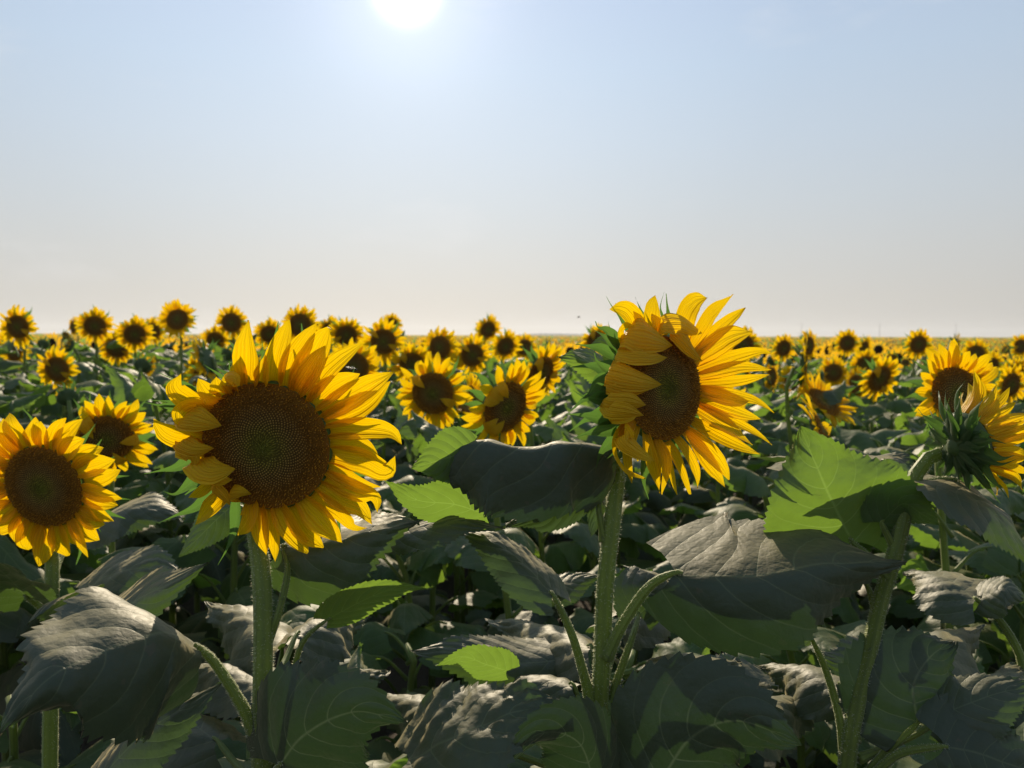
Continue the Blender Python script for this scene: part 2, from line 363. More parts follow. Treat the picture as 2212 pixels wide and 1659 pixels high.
# ------------------------------------------------------------------ flower head pieces
def disc_mesh(mb, C, X, Y, Z, R, count=1300, rng=None, dome=0.12, mi=0, sides=5, flor=1.0):
    """floret-covered disc with its receptacle; X,Y in its plane, Z its facing"""
    rng = rng or random.Random(1)
    def surf(r): return dome * R * (1 - r * r) - .05 * R * math.exp(-(r / .25) ** 2)
    V = []; UV = []; rings = [0, .12, .25, .4, .55, .7, .85, 1.0]; m = 28
    V.append(C + Z * surf(0)); UV.append((0, 0))
    for r in rings[1:]:
        for j in range(m):
            a = 2 * math.pi * j / m; V.append(C + R * r * (X * math.cos(a) + Y * math.sin(a)) + Z * surf(r)); UV.append((0, r))
    F = [(0, 1 + j, 1 + (j + 1) % m) for j in range(m)]
    for i in range(len(rings) - 2):
        for j in range(m): a = 1 + i * m; F.append((a + j, a + m + j, a + m + (j + 1) % m, a + (j + 1) % m))
    mb.add(V, F, UV, mi)
    V = []; UV = []; F = []; g = math.pi * (3 - math.sqrt(5)); sp = R * 0.97 * math.sqrt(math.pi / count) * .5
    for i in range(count):
        r = math.sqrt((i + .5) / count) * .985; a = i * g + rng.uniform(-.01, .01)
        if r > .68:
            r += rng.uniform(-.012, .012); a += rng.uniform(-.012, .012)
        ca, sa = math.cos(a), math.sin(a); rad = X * ca + Y * sa; tan = Y * ca - X * sa
        p = C + R * r * rad + Z * surf(r)
        k = len(V); mid_ = False
        if r < .24 + rng.uniform(-.05, .05):
            h = sp * rng.uniform(1.6, 3.6); b = sp * .42; tip = p + Z * h - rad * h * rng.uniform(.2, .9) + tan * h * rng.uniform(-.4, .4); top = .75
        elif r < .66 + rng.uniform(-.03, .03):
            h = sp * rng.uniform(.9, 1.25); b = sp * .80; tip = p + Z * h; top = rng.uniform(.55, .9); mid_ = True
        else:
            h = sp * rng.uniform(1.2, 3.4) * flor; b = sp * .62; tip = p + Z * h + rad * h * rng.uniform(-.3, .5) + tan * h * rng.uniform(-.35, .35); top = rng.choice([.2, .35, .55, .8, 1.0, 1.0])
        if mid_:
            for j in range(sides):
                q = 2 * math.pi * j / sides; V.append(p + b * (rad * math.cos(q) + tan * math.sin(q))); UV.append((.0, r))
            for j in range(sides):
                q = 2 * math.pi * j / sides; V.append(p + b * .62 * (rad * math.cos(q) + tan * math.sin(q)) + Z * h * .8); UV.append((top * .8, r))
            V.append(tip); UV.append((top, r))
            for j in range(sides):
                j2 = (j + 1) % sides; F.append((k + j, k + j2, k + sides + j2, k + sides + j)); F.append((k + sides + j, k + sides + j2, k + 2 * sides))
        else:
            s3 = 4
            for j in range(s3):
                q = 2 * math.pi * j / s3; V.append(p + b * (rad * math.cos(q) + tan * math.sin(q))); UV.append((.0, r))
            for j in range(s3):
                q = 2 * math.pi * j / s3; V.append(tip - Z * h * .15 + b * .5 * (rad * math.cos(q) + tan * math.sin(q))); UV.append((top * .9, r))
            V.append(tip + Z * sp * .2); UV.append((top, r))
            for j in range(s3):
                j2 = (j + 1) % s3; F.append((k + j, k + j2, k + s3 + j2, k + s3 + j)); F.append((k + s3 + j, k + s3 + j2, k + 2 * s3))
    mb.add(V, F, UV, mi)

def receptacle(mb, C, X, Y, Z, R, depth, mi=1):
    V = []; UV = []; m = 28; prof = [(1.0, 0.0), (1.07, .25), (1.0, .5), (.8, .75), (.5, .93), (.24, 1.05), (.17, 1.3)]
    for r, z in prof:
        for j in range(m):
            a = 2 * math.pi * j / m; V.append(C + R * r * (X * math.cos(a) + Y * math.sin(a)) - Z * z * depth); UV.append((.5, .3))
    F = []
    for i in range(len(prof) - 1):
        for j in range(m): F.append((i * m + j, i * m + (j + 1) % m, (i + 1) * m + (j + 1) % m, (i + 1) * m + j))
    F.append(tuple(range((len(prof) - 1) * m, len(prof) * m)))
    mb.add(V, F, UV, mi)

def head_frame(Z):
    Z = nz(np.asarray(Z, float)); X = nz(np.cross([0, 0, 1.0], Z)); Y = np.cross(Z, X); return X, Y, Z

def gen_petals(C, X, Y, Z, R, rng, n=30, lean=5, Lr=(.85, 1.25), Wr=.36, foldp=0.08, recurve=0.0, fold_at=None):
    """yields petal specs (points, width, normal, twist, cup, wave)"""
    out = []
    for i in range(n):
        a = 2 * math.pi * (i + rng.uniform(-.32, .32)) / n; rad = X * math.cos(a) + Y * math.sin(a); tan = Y * math.cos(a) - X * math.sin(a)
        L = R * rng.uniform(*Lr); le = R_(lean + rng.uniform(-10, 12)); lay = (i % 2) * .05 * R
        b = C + rad * R * .96 - Z * lay
        sw = rng.uniform(-.18, .18)
        if (rng.random() < foldp) if fold_at is None else (abs((math.degrees(a) - fold_at[0] + 180) % 360 - 180) < fold_at[1] and rng.random() < .75):
            p = [b, b + rad * R * .22 + Z * R * .14, b + rad * R * .05 + Z * R * .34, b - rad * L * .5 + Z * R * .28 + tan * L * sw]
            out.append((p, R * Wr * 1.15, Z, rng.uniform(-.3, .3), .2, .05)); continue
        d1 = rad * math.cos(le) + Z * math.sin(le)
        le2 = le - R_(rng.uniform(-5, 30)) - recurve; d2 = rad * math.cos(le2) + Z * math.sin(le2)
        p = [b, b + d1 * L * .35, b + d1 * L * .35 + d2 * L * .35 + tan * L * sw * .4]
        le3 = le2 - R_(rng.uniform(-25, 45)); d3 = rad * math.cos(le3) + Z * math.sin(le3)
        p.append(p[-1] + d3 * L * .30 + tan * L * sw * .6)
        out.append((p, R * Wr * rng.uniform(.8, 1.2), Z, rng.uniform(-.5, .5), rng.uniform(.1, .5), rng.uniform(.0, .07)))
    return out

def gen_bracts(C, X, Y, Z, R, rng, n=22, depth=.3, back=35, Lr=(.7, 1.1), W=.42, layers=2):
    out = []
    for i in range(n):
        a = 2 * math.pi * (i + rng.uniform(-.3, .3)) / n; rad = X * math.cos(a) + Y * math.sin(a); tan = Y * math.cos(a) - X * math.sin(a)
        lay = i % layers; L = R * rng.uniform(*Lr); b = C + rad * R * (.98, .78, .48, .3)[lay] - Z * R * depth * (.55, .85, 1.02, 1.12)[lay]
        e = R_(-rng.uniform(back - 25, back + 15)); d = rad * math.cos(e) + Z * math.sin(e); e2 = e + R_(rng.uniform(-20, 60)); d2 = rad * math.cos(e2) + Z * math.sin(e2)
        p = [b, b + d * L * .4, b + d * L * .65 + d2 * L * .12, b + d * L * .75 + d2 * L * .4 + tan * L * rng.uniform(-.25, .25)]
        out.append((p, R * W * rng.uniform(.8, 1.15), Z))
    return out

def tag(o, label=None, catg=None, group=None, kind=None):
    if label: o['label'] = label
    if catg: o['category'] = catg
    if group: o['group'] = group
    if kind: o['kind'] = kind
    return o
def empty(name, loc):
    o = bpy.data.objects.new(name, None); COL.objects.link(o); o.location = tuple(loc); o.empty_display_size = .05; return o

def build_head(parent, origin, C, Zd, R, seed, n=30, detail=1, count=900, single=False, bn=20, depth=.32, bsize=1.0, dome=.12, back=35, layers=2, **kw):
    rng = random.Random(seed); X, Y, Z = head_frame(Zd)
    mb = MB(); disc_mesh(mb, C, X, Y, Z, R, count, rng, dome=dome); receptacle(mb, C - Z * .001, X, Y, Z, R, R * depth, 1)
    h = mb.build('flower_head', [DISC, BRACT], parent, origin)
    pm = MB(); nn, mm = (13, 7) if detail else (8, 5)
    for p, W, n0, tw, cu, wa in gen_petals(C, X, Y, Z, R, rng, n, **kw):
        q = MB() if not single else pm
        petal(q, p, W, n0, tw, cu, wa, rng, n=nn, m=mm)
        if not single: q.build('petal', PETAL, h, origin)
    if single: pm.build('petal_ring', PETAL, h, origin)
    bm_ = MB()
    for p, W, n0 in gen_bracts(C, X, Y, Z, R, rng, bn, depth, back, Lr=(.7 * bsize, 1.1 * bsize), layers=layers):
        q = bm_ if (single or not detail) else MB()
        petal(q, p, W, n0, rng.uniform(-.4, .4), .35, .03, rng, prof=(BW_T, BW_W), n=nn, m=5)
        if q is not bm_: q.build('bract', BRACT, h, origin)
    if bm_.n: bm_.build('bract_ring', BRACT, h, origin)
    return h

# ------------------------------------------------------------------ terrain
def sm(a, b, x):
    t = np.clip((x - a) / (b - a), 0, 1); return t * t * (3 - 2 * t)
def ground_z(x, y):
    d = np.hypot(x, y)
    return -0.42 * sm(7, 26, d) + 0.62 * np.clip((d - 40) / 460, 0, 1) - 12.0 * sm(520, 2500, d) + 0.0 * x
rs = np.random.RandomState(3)
mb = MB(); rad = np.concatenate([[0.0], np.geomspace(0.5, 7000, 90)]); A = np.linspace(0, 2 * math.pi, 73)[:-1]
V = []
for r in rad:
    for a in A:
        x, y = r * math.sin(a), r * math.cos(a)
        row = 0.035 * math.cos(2 * math.pi * x / .7) if r < 30 else 0
        V.append((x, y, float(ground_z(x, y)) + row * 0.0))
F = [(i * 72 + j, i * 72 + (j + 1) % 72, (i + 1) * 72 + (j + 1) % 72, (i + 1) * 72 + j) for i in range(len(rad) - 1) for j in range(72)]
tag(mb.add(V, F).build('ground', SOIL), kind='structure')

# ------------------------------------------------------------------ the four front plants
def crop(ox, oy, s):
    return lambda x, y: ((ox + x / s) * .86406, (oy + y / s) * .86406)
K1 = crop(360, 780, 2.5926); K2 = crop(1360, 700, 2.963)

class Plant:
    def __init__(s, name, stem, rads, label, hair=1400, seed=1, group='front row sunflowers'):
        P = [at(*p) for p in stem]                                    # from the top down
        d = nz(P[-1] - P[-2]); d = nz(np.array([d[0] * .4, d[1] * .4, min(d[2], -.6)]))
        g = P[-1] + d * (P[-1][2] / -d[2]) ; base = g.copy(); base[2] = 0
        P.append(P[-1] * .5 + g * .5); P.append(g - np.array([0, 0, .05]))
        s.P = P; s.base = base; s.e = empty(name, base); tag(s.e, label, 'sunflower', group)
        mb = MB(); rr = [r for r in rads] + [rads[-1] * 1.05, rads[-1] * 1.1]
        tube(mb, P, rr, 60, 20, rib=.055, ribn=7)
        if hair: hairs(mb, P, rr, hair * 3, .0032, seed)
        s.stem = mb.build('stem', [STEM, HAIR], s.e, base)
    def leaf(s, pts, W, n0=(0, 1, .25), front=20, back=10, fs=1.0, bs=1.0, pet=None, pr=.0042, mat=None, seed=0, phair=200, **kw):
        P = [at(*p) for p in pts]; D = np.mean([p[2] for p in pts]); n = cv(n0)
        T = nz(P[1] - P[0]); B = np.cross(T, n)
        plus_front = np.dot(B, CK) > 0
        fold = (back, front) if plus_front else (front, back); side = (bs, fs) if plus_front else (fs, bs)
        mb = MB(); leaf(mb, P, W * D / FPX, n, fold, side=side, seed=seed, **kw)
        o = mb.build('leaf', mat or LEAF, s.e, s.base)
        if pet:
            Q = [at(*p) for p in pet] + [P[0], P[0] + (P[1] - P[0]) * .12]
            m2 = MB(); rr = [pr * 1.7, pr * 1.1, pr, pr * .95, pr * .8, pr * .35]; tube(m2, Q, rr, 26, 12, rib=.06, ribn=3)
            if phair: hairs(m2, Q, rr, phair * 2, .0017, seed + 77)
            m2.build('petiole', [STEM, HAIR], o, s.base)
        return o

def spec_head(pl, K, S, c, D, Zc, R, petals, seed, count, bracts, foldb=None, dome=.10, depth=.3):
    """a head whose petals follow measured mid-lines; c its centre in crop units, Zc its facing (right, up, towards us)"""
    rng = random.Random(seed); X, Y, Z = head_frame(cv(Zc)); cx, cy = K(*c); C = at(cx, cy, D)
    def on(x, y, h):                                    # ray through the point meets the head's plane, then h metres towards us
        px, py = K(x, y); r = at(px, py, 1.0) - CAM; t = np.dot(C - CAM, Z) / np.dot(r, Z); t = min(max(t, D - .09), D + .09)
        return CAM + r * (t - h)
    mb = MB(); disc_mesh(mb, C, X, Y, Z, R, count, rng, dome=dome); receptacle(mb, C - Z * .001, X, Y, Z, R, R * depth, 1)
    h = mb.build('flower_head', [DISC, BRACT], pl.e, pl.base)
    for i, sp in enumerate(petals):
        pts, W = sp[0], sp[1]; o = sp[2] if len(sp) > 2 else {}
        b = on(pts[0][0], pts[0][1], pts[0][2] / 100 if len(pts[0]) > 2 else -.003 - .003 * (i % 2))
        rv = b - C; rv = rv - Z * np.dot(rv, Z)
        b = C + nz(rv) * R * .95 - Z * (.002 + .003 * (i % 2)) if not o.get('free') else b
        Q = [b]
        for j, p in enumerate(pts[1:]):
            hh = p[2] / 100 if len(p) > 2 else ((.8 if j == 0 else .2) + rng.uniform(-.5, .5)) / 100 + .003 * (i % 3)
            Q.append(on(p[0], p[1], hh))
        Wm = W / S * .86406 * D / FPX
        q = MB(); petal(q, Q, Wm * (1.02 if len(pts) < 4 else 1.16), Z, o.get('tw', rng.uniform(-.6, .6)), o.get('cup', rng.uniform(.2, .6)), o.get('wave', rng.uniform(.04, .12)), rng, n=22, m=11, face=(-CK - .25 * CU if max(list(p[2] for p in pts[1:] if len(p) > 2) or [0]) >= 2.35 else None))
        q.build('petal', PETAL, h, pl.base)
    for i, sp in enumerate(bracts):
        pts, W = sp; Q = [on(p[0], p[1], p[2] / 100) for p in pts]
        q = MB(); petal(q, Q, W / S * .86406 * D / FPX, Z, rng.uniform(-.3, .3), .35, .03, rng, prof=(BW_T, BW_W), n=20, m=7)
        q.build('bract', BRACT, h, pl.base)
    bs = gen_bracts(C, X, Y, Z, R, rng, 20, depth)
    for p, W, n0 in bs:
        q = MB(); petal(q, p, W, n0, .1, .35, .03, rng, prof=(BW_T, BW_W), n=12, m=5); q.build('bract', BRACT, h, pl.base)
    return C, X, Y, Z

# --- plant 1
A_ = Plant('sunflower', [(575, 1010, .93), (556, 1075, .965), (552, 1140, .95), (563, 1220, .92), (569, 1330, .90), (568, 1480, .88), (566, 1600, .87), (567, 1740, .87)], [.009, .0105, .0105, .0115, .0125, .0128, .0128, .013],
           'largest sunflower, left of centre, petals curled in over the left of its brown disc', hair=2600, seed=5)
F_ = 'f'
pet1 = [
 ([(640, 500), (620, 400, .0), (640, 250, -.6)], 120), ([(760, 490), (775, 400, 1.2), (790, 270, .8)], 110),
 ([(680, 490), (690, 300, .9), (668, 52, .6)], 190), ([(840, 480), (868, 290, .6), (942, 52, -.4)], 150),
 ([(930, 490), (990, 290, .4), (1122, 72, -.6)], 150), ([(1000, 510), (1110, 290, .2), (1190, 120, -.2), (1217, 110, .2)], 160),
 ([(990, 520), (1090, 370, 1.3), (1178, 215, 1.2)], 150), ([(1070, 540), (1210, 370, 1.1), (1420, 197, .6)], 140),
 ([(1110, 590), (1240, 480, .5), (1400, 400, .0)], 160), ([(1170, 640), (1400, 500, .9), (1622, 388, .6)], 165),
 ([(1195, 700), (1410, 610, .4), (1595, 450, -.1)], 160), ([(1215, 760), (1430, 755, 1.2), (1600, 780, 1.0), (1670, 858, .8)], 125),
 ([(1225, 830), (1400, 850, .5), (1535, 950, .1)], 130), ([(1215, 920), (1420, 960, 1.2), (1570, 1030, .9), (1625, 935, 1.3)], 150),
 ([(1200, 1010), (1380, 1090, .5), (1530, 1140, .2)], 150), ([(1170, 1060), (1370, 1150, 1.0), (1500, 1200, .8), (1515, 1300, .8)], 140),
 ([(1130, 1120), (1290, 1220, .5), (1400, 1270, .3), (1480, 1375, .6)], 120), ([(1090, 1180), (1250, 1290, .9), (1350, 1390, .6), (1445, 1395, .9)], 110),
 ([(1030, 1220), (1160, 1350, 1.4), (1285, 1497, 1.2)], 170), ([(950, 1260), (1040, 1400, .6), (1163, 1530, .4)], 150),
 ([(860, 1265), (940, 1400, 1.1), (1062, 1562, .9)], 160), ([(800, 1265), (845, 1430, .5), (850, 1622, .4)], 115),
 ([(740, 1260), (760, 1420, 1.2), (790, 1577, 1.0)], 125), ([(690, 1210), (690, 1330, 1.6), (612, 1448, 1.4)], 140),
 ([(655, 1190), (560, 1180, 1.2), (610, 1165, 2.4), (698, 1180, 2.4)], 85), ([(560, 1150), (450, 1250, 1.2), (330, 1380, .9)], 115),
 ([(520, 1090), (450, 1130, 1.6), (500, 1200, 2.0), (558, 1250, 1.6)], 110), ([(470, 1050), (440, 1060, 2.2), (500, 1090, 2.8), (572, 1090, 2.4)], 110),
 ([(430, 1010), (352, 965, 1.3), (420, 1020, 2.8), (592, 1015, 2.6)], 175), ([(430, 1090), (370, 1160, .6), (290, 1205, .4)], 75),
 ([(370, 900), (240, 850, 1.3), (330, 890, 2.8), (450, 880, 2.4)], 120), ([(380, 930), (250, 870, 1.2), (310, 930, 2.6), (327, 1006, 2.2)], 150),
 ([(360, 830), (200, 800, .6), (110, 740, 1.1), (62, 690, 1.6)], 150), ([(380, 730), (262, 690, 1.4), (350, 700, 2.8), (502, 738, 2.4)], 165),
 ([(430, 620), (280, 560, .6), (200, 480, .8), (238, 400, 1.1)], 125), ([(420, 650), (330, 610, 1.2), (240, 660, 1.4), (250, 760, 1.4)], 130),
 ([(470, 580), (400, 510, 1.0), (350, 430, 1.2)], 110), ([(540, 545), (480, 490, 1.5), (470, 420, 1.9)], 130), ([(500, 560), (430, 560, 2.0), (330, 520, 2.1)], 110),
 ([(590, 510), (545, 440, 1.6), (590, 430, 2.6), (615, 480, 2.8)], 95), ([(570, 520), (540, 470, .6), (500, 440, .2)], 120)]
br1 = [([(420, 620, -2.5), (300, 480, -2.6), (180, 430, -2.2), (90, 390, -1.6)], 60), ([(380, 720, -2.5), (240, 640, -2.6), (120, 610, -2.2), (0, 585, -1.6)], 90),
       ([(400, 660, -3.0), (250, 590, -2.6), (5, 570, -2.0)], 50), ([(380, 900, -2.8), (230, 1000, -2.6), (100, 1030, -2.2), (0, 1050, -1.8)], 100),
       ([(420, 1010, -3.0), (300, 1110, -3.0), (200, 1180, -2.4), (120, 1160, -1.6)], 130), ([(480, 1130, -3.0), (340, 1260, -2.8), (200, 1320, -2.2), (90, 1370, -2.0)], 90),
       ([(600, 1230, -3.2), (590, 1400, -3.0), (540, 1530, -2.6), (478, 1640, -2.4)], 80), ([(760, 1250, -3.2), (740, 1480, -3.0), (690, 1600, -2.6), (700, 1640, -2.4)], 60),
       ([(580, 470, -1.5), (480, 400, -1.0), (385, 340, -.6)], 40), ([(1010, 1250, -3), (1050, 1480, -2.4), (1040, 1610, -2), (1090, 1650, -1.6)], 40),
       ([(1180, 1130, -3), (1380, 1220, -2), (1500, 1300, -1.4)], 40), ([(740, 500, -2), (770, 250, -1), (750, 130, -.4)], 30), ([(600, 480, -2), (560, 380, -1), (550, 300, -.4)], 40)]
spec_head(A_, K1, 2.5926, (788, 872), .90, (-.06, -.20, 1), 141 * .90 / FPX, pet1, 11, 1900, br1)

# --- plant 2
B_ = Plant('sunflower', [(1400, 880, 1.035), (1345, 960, 1.045), (1334, 1030, 1.0), (1324, 1120, .975), (1308, 1260, .96), (1302, 1400, .95), (1296, 1520, .945), (1286, 1720, .94)], [.009, .010, .0102, .0096, .0096, .0104, .0116, .0125],
           'tall sunflower right of centre against the sky, petals folded over half its disc', hair=2600, seed=6)
pet2 = [
 ([(620, 560), (600, 420, .8), (740, 410, 3.0), (946, 490, 2.8)], 240), ([(580, 620), (545, 540, 1.2), (720, 545, 3.2), (915, 572, 3.0)], 160),
 ([(560, 720), (478, 690, 1.0), (640, 730, 3.4), (865, 778, 3.0)], 170), ([(560, 760), (480, 760, .8), (600, 790, 2.9), (800, 800, 2.6)], 130),
 ([(560, 870), (474, 880, .8), (620, 890, 3.2), (755, 922, 2.8)], 150), ([(570, 940), (480, 950, 1.0), (600, 970, 3.4), (740, 1005, 3.0)], 120), ([(590, 990), (520, 1020, 1.0), (620, 1020, 2.8), (700, 985, 2.6)], 90),
 ([(900, 440), (865, 350, 1.6), (1010, 330, 3.0), (1160, 400, 2.8)], 160), ([(960, 430), (960, 370, 1.8), (1070, 480, 3.0), (1175, 602, 2.4)], 120),
 ([(720, 440), (650, 270, .6), (570, 210, .4), (485, 215, .6)], 140), ([(790, 420), (795, 270, .8), (825, 112, .6)], 150), ([(620, 520), (560, 420, .8), (590, 340, 1.2), (680, 348, 1.6)], 80), ([(640, 500), (580, 440, .2), (590, 380, .4)], 80),
 ([(700, 430), (700, 330, 1.0), (660, 230, 1.2)], 100), ([(850, 430), (840, 330, 1.3), (800, 250, 1.3)], 110),
 ([(1060, 430), (1040, 280, .4), (1120, 160, .2), (1208, 130, .4)], 165), ([(1110, 470), (1210, 290, .9), (1310, 190, .7), (1395, 105, .8)], 135),
 ([(1150, 510), (1310, 350, .2), (1487, 205, .0)], 125), ([(1160, 550), (1360, 430, 1.0), (1550, 380, .9)], 190), ([(1190, 630), (1430, 560, .5), (1600, 525, .8), (1692, 548, 1.0)], 105),
 ([(1205, 690), (1450, 645, 1.2), (1688, 662, 1.0)], 110), ([(1215, 750), (1440, 740, .4), (1670, 700, .2)], 100), ([(1220, 820), (1380, 890, 1.2), (1515, 900, 1.2)], 130),
 ([(1220, 800), (1480, 865, .5), (1600, 910, .4), (1702, 988, .6)], 90), ([(1210, 900), (1420, 975, .7), (1600, 1030, .6)], 130), ([(1170, 980), (1350, 1090, 1.4), (1550, 1220, 1.2)], 140),
 ([(1195, 940), (1450, 1070, .2), (1600, 1150, .2), (1692, 1220, .4)], 80), ([(1120, 1080), (1350, 1190, .9), (1603, 1287, .7)], 120), ([(1040, 1130), (1220, 1280, 1.4), (1320, 1390, 1.2), (1370, 1480, 1.4)], 140),
 ([(1060, 1110), (1200, 1330, .3), (1290, 1450, .3), (1345, 1540, .6)], 110), ([(960, 1150), (1060, 1290, 1.2), (1120, 1420, 1.0), (1135, 1545, 1.0)], 95), ([(890, 1170), (980, 1330, .7), (1082, 1588, .5)], 100),
 ([(820, 1170), (890, 1340, 1.3), (878, 1590, 1.0)], 105), ([(860, 1180), (930, 1400, .2), (990, 1592, .2)], 75), ([(730, 1140), (790, 1340, .8), (862, 1580, .6)], 125), ([(780, 1160), (850, 1300, .2), (900, 1500, .0)], 90),
 ([(660, 1100), (610, 1260, .4), (650, 1505, .4)], 100), ([(600, 1070), (515, 1220, .8), (590, 1400, 1.4), (752, 1472, 1.8)], 95), ([(620, 1060), (590, 1170, 2.2), (680, 1260, 2.8), (820, 1345, 2.6)], 130),
 ([(560, 1060), (560, 1150, .6), (640, 1260, .6), (700, 1340, .8)], 90)]
br2 = [([(560, 500, -2), (470, 380, -2.4), (400, 350, -2.0), (380, 305, -1.6)], 110), ([(520, 560, -2.2), (430, 510, -2.4), (340, 490, -1.8), (230, 475, -1.2)], 90), ([(500, 760, -2.2), (400, 760, -2.4), (330, 850, -2.0), (275, 885, -1.6)], 150),
       ([(500, 680, -2), (430, 640, -1.8), (385, 590, -1.4), (370, 510, -1.0)], 70), ([(510, 900, -2.4), (400, 880, -2.6), (290, 860, -2.0), (215, 815, -1.6)], 110), ([(530, 1000, -2.4), (400, 1020, -2.4), (280, 1000, -2.0), (160, 993, -1.8)], 130),
       ([(540, 1090, -2.4), (430, 1110, -2.2), (300, 1140, -1.8), (218, 1175, -1.6)], 120), ([(880, 420, -2), (880, 300, -1.4), (860, 200, -1), (890, 88, -.6)], 60), ([(650, 440, -2), (560, 270, -1.4), (500, 190, -1), (460, 120, -.8)], 50),
       ([(760, 430, -2), (720, 300, -1.4), (712, 175, -1)], 40), ([(1180, 1000, -2.6), (1500, 1090, -1.6), (1620, 1160, -1.2), (1780, 1185, -1)], 60), ([(560, 1170, -2.8), (520, 1270, -2.4), (460, 1330, -2)], 60), ([(600, 1230, -2.8), (540, 1330, -2.4), (475, 1400, -2)], 50)]
spec_head(B_, K2, 2.963, (895, 800), .99, (.58, .04, .82), 113 * .99 / FPX, pet2, 12, 1700, br2)

# --- plant 3, at the left edge
C_ = Plant('sunflower', [(95, 1050, 1.36), (100, 1110, 1.38), (112, 1180, 1.34), (112, 1300, 1.31), (112, 1420, 1.30), (108, 1700, 1.29)], [.009, .011, .0115, .0115, .0115, .012],
           'sunflower cut by the left edge of the picture, broad dark disc', hair=1000, seed=7)
build_head(C_.e, C_.base, at(94, 1052, 1.30), cv((-.12, -.22, 1)), 91 * 1.30 / FPX, 21, n=31, count=1500, Lr=(.72, 1.08), Wr=.50, foldp=0, lean=8)

# --- plant 4, profile head at the right
D_ = Plant('sunflower', [(2085, 1000, .98), (2030, 975, .985), (1985, 1015, .98), (1962, 1075, .975), (1938, 1180, .97), (1905, 1290, .965), (1880, 1400, .955), (1850, 1530, .945), (1825, 1720, .94)], [.008, .0092, .0092, .0095, .0108, .0112, .0116, .0118, .012],
           'half open sunflower at the right seen from behind, green bracts round its petals', hair=2400, seed=8)
build_head(D_.e, D_.base, at(2098, 955, .955), cv((.92, .24, -.10)), .037, 22, n=30, count=700, lean=58, Lr=(.9, 1.55), Wr=.38, foldp=.0, bn=46, depth=.6, bsize=1.08, back=2, layers=4)

# leaves of the front plants (a: plant, midline points, width ...)
UPF = (0, 1, .25)
# plant 1
A_.leaf([(430, 1398, .86), (355, 1362, .82), (205, 1412, .76), (100, 1465, .72), (-5, 1590, .70)], 470, (.15, 1, .35), 88, 15, 1.1, 1.1, pet=[(556, 1590, .875), (520, 1520, .87), (470, 1440, .87)], pr=.0062, seed=101, mat=LEAFSHADE, k=3.2, wave=.035, phair=500, cord=.12)
A_.leaf([(120, 1425, 1.05), (270, 1310, 1.03), (360, 1262, 1.0), (450, 1214, .98)], 200, (-.1, 1, .55), 40, 10, pet=None, seed=102)
A_.leaf([(215, 1680, .84), (300, 1590, .85), (390, 1530, .86), (482, 1474, .88)], 210, (-.2, 1, .6), 25, 20, pet=[(560, 1700, .87), (450, 1690, .85)], seed=103)
A_.leaf([(602, 1655, .84), (655, 1590, .82), (760, 1540, .80), (880, 1560, .79)], 330, (.1, .35, 1), 25, 35, pet=[(575, 1700, .87)], seed=104, mat=LEAFSHADE, k=2, pr=.004)
A_.leaf([(705, 1340, .86), (790, 1295, .84), (860, 1272, .83), (932, 1272, .83)], 95, (.1, -.55, 1), 10, 5, pet=[(590, 1690, .87), (618, 1560, .88), (648, 1400, .87)], seed=105, mat=LEAF2, pr=.0036)
A_.leaf([(610, 1180, .95), (690, 1172, .93), (790, 1145, .92), (905, 1125, .92)], 300, (0, 1, .38), 86, 12, .95, 1.4, pet=[(572, 1400, .90), (600, 1330, .90), (622, 1230, .93)], seed=106, pucker=.016, k=4)
A_.leaf([(505, 1090, 1.0), (470, 1120, .98), (430, 1160, .97), (385, 1205, .96)], 90, (.3, .3, 1), 30, 10, pet=[(553, 1130, .965), (530, 1100, .99)], seed=107, pr=.003, phair=0)
# plant 2
B_.leaf([(1322, 962, .99), (1225, 952, .96), (1140, 966, .945), (1050, 948, .93), (970, 962, .93), (905, 1003, .925)], 300, (0, 1, .15), 86, 58, 1.1, .8, pet=[(1328, 1010, 1.0), (1334, 985, 1.0)], seed=111, mat=LEAFSHADE, k=6, lw=LBL, wave=.045, pucker=.018, cord=.05)
B_.leaf([(1015, 975, .925), (970, 988, .915), (930, 1000, .91), (888, 1012, .905)], 125, (.1, -.1, 1), 14, 10, seed=127, mat=LEAF2, n=61)  # added bright piece standing in for the sunlit tip of the drooping leaf
B_.leaf([(1455, 1238, .93), (1622, 1240, .90), (1780, 1215, .91), (1958, 1212, .93)], 360, (0, 1, .42), 84, 5, 1.0, 1.7, pet=[(1308, 1420, .945), (1345, 1350, .94), (1400, 1270, .94)], seed=112, mat=LEAFSHADE, k=4, pr=.0062, cord=.22, phair=400, pucker=.014)
B_.leaf([(1195, 1285, .93), (1130, 1215, .95), (1060, 1165, .97), (985, 1140, 1.0)], 150, (.3, 1, .3), 50, 10, pet=[(1278, 1520, .945), (1262, 1460, .945), (1235, 1370, .935)], seed=113, pr=.0052, phair=400)
B_.leaf([(1170, 1265, .95), (1215, 1262, .97), (1260, 1250, .99), (1302, 1240, 1.0)], 95, (0, 1, .5), 45, 10, seed=114)
B_.leaf([(1262, 1060, .99), (1180, 1110, .98), (1140, 1118, .97), (1085, 1140, .96)], 100, (0, 1, .5), 40, 10, seed=115)
B_.leaf([(1052, 1112, .98), (980, 1090, .96), (900, 1080, .95), (828, 1038, .95)], 120, (.1, -.35, 1), 12, 6, seed=116, mat=LEAF2)
B_.leaf([(845, 1150, .99), (930, 1135, .96), (1010, 1125, .95), (1092, 1142, .94)], 150, (0, 1, .5), 30, 10, .9, .5, seed=117, pucker=.01)
B_.leaf([(880, 1640, .86), (980, 1590, .84), (1100, 1540, .84), (1228, 1514, .85)], 330, (-.05, 1, .55), 18, 8, pet=None, seed=118, pucker=.034, wave=.04)
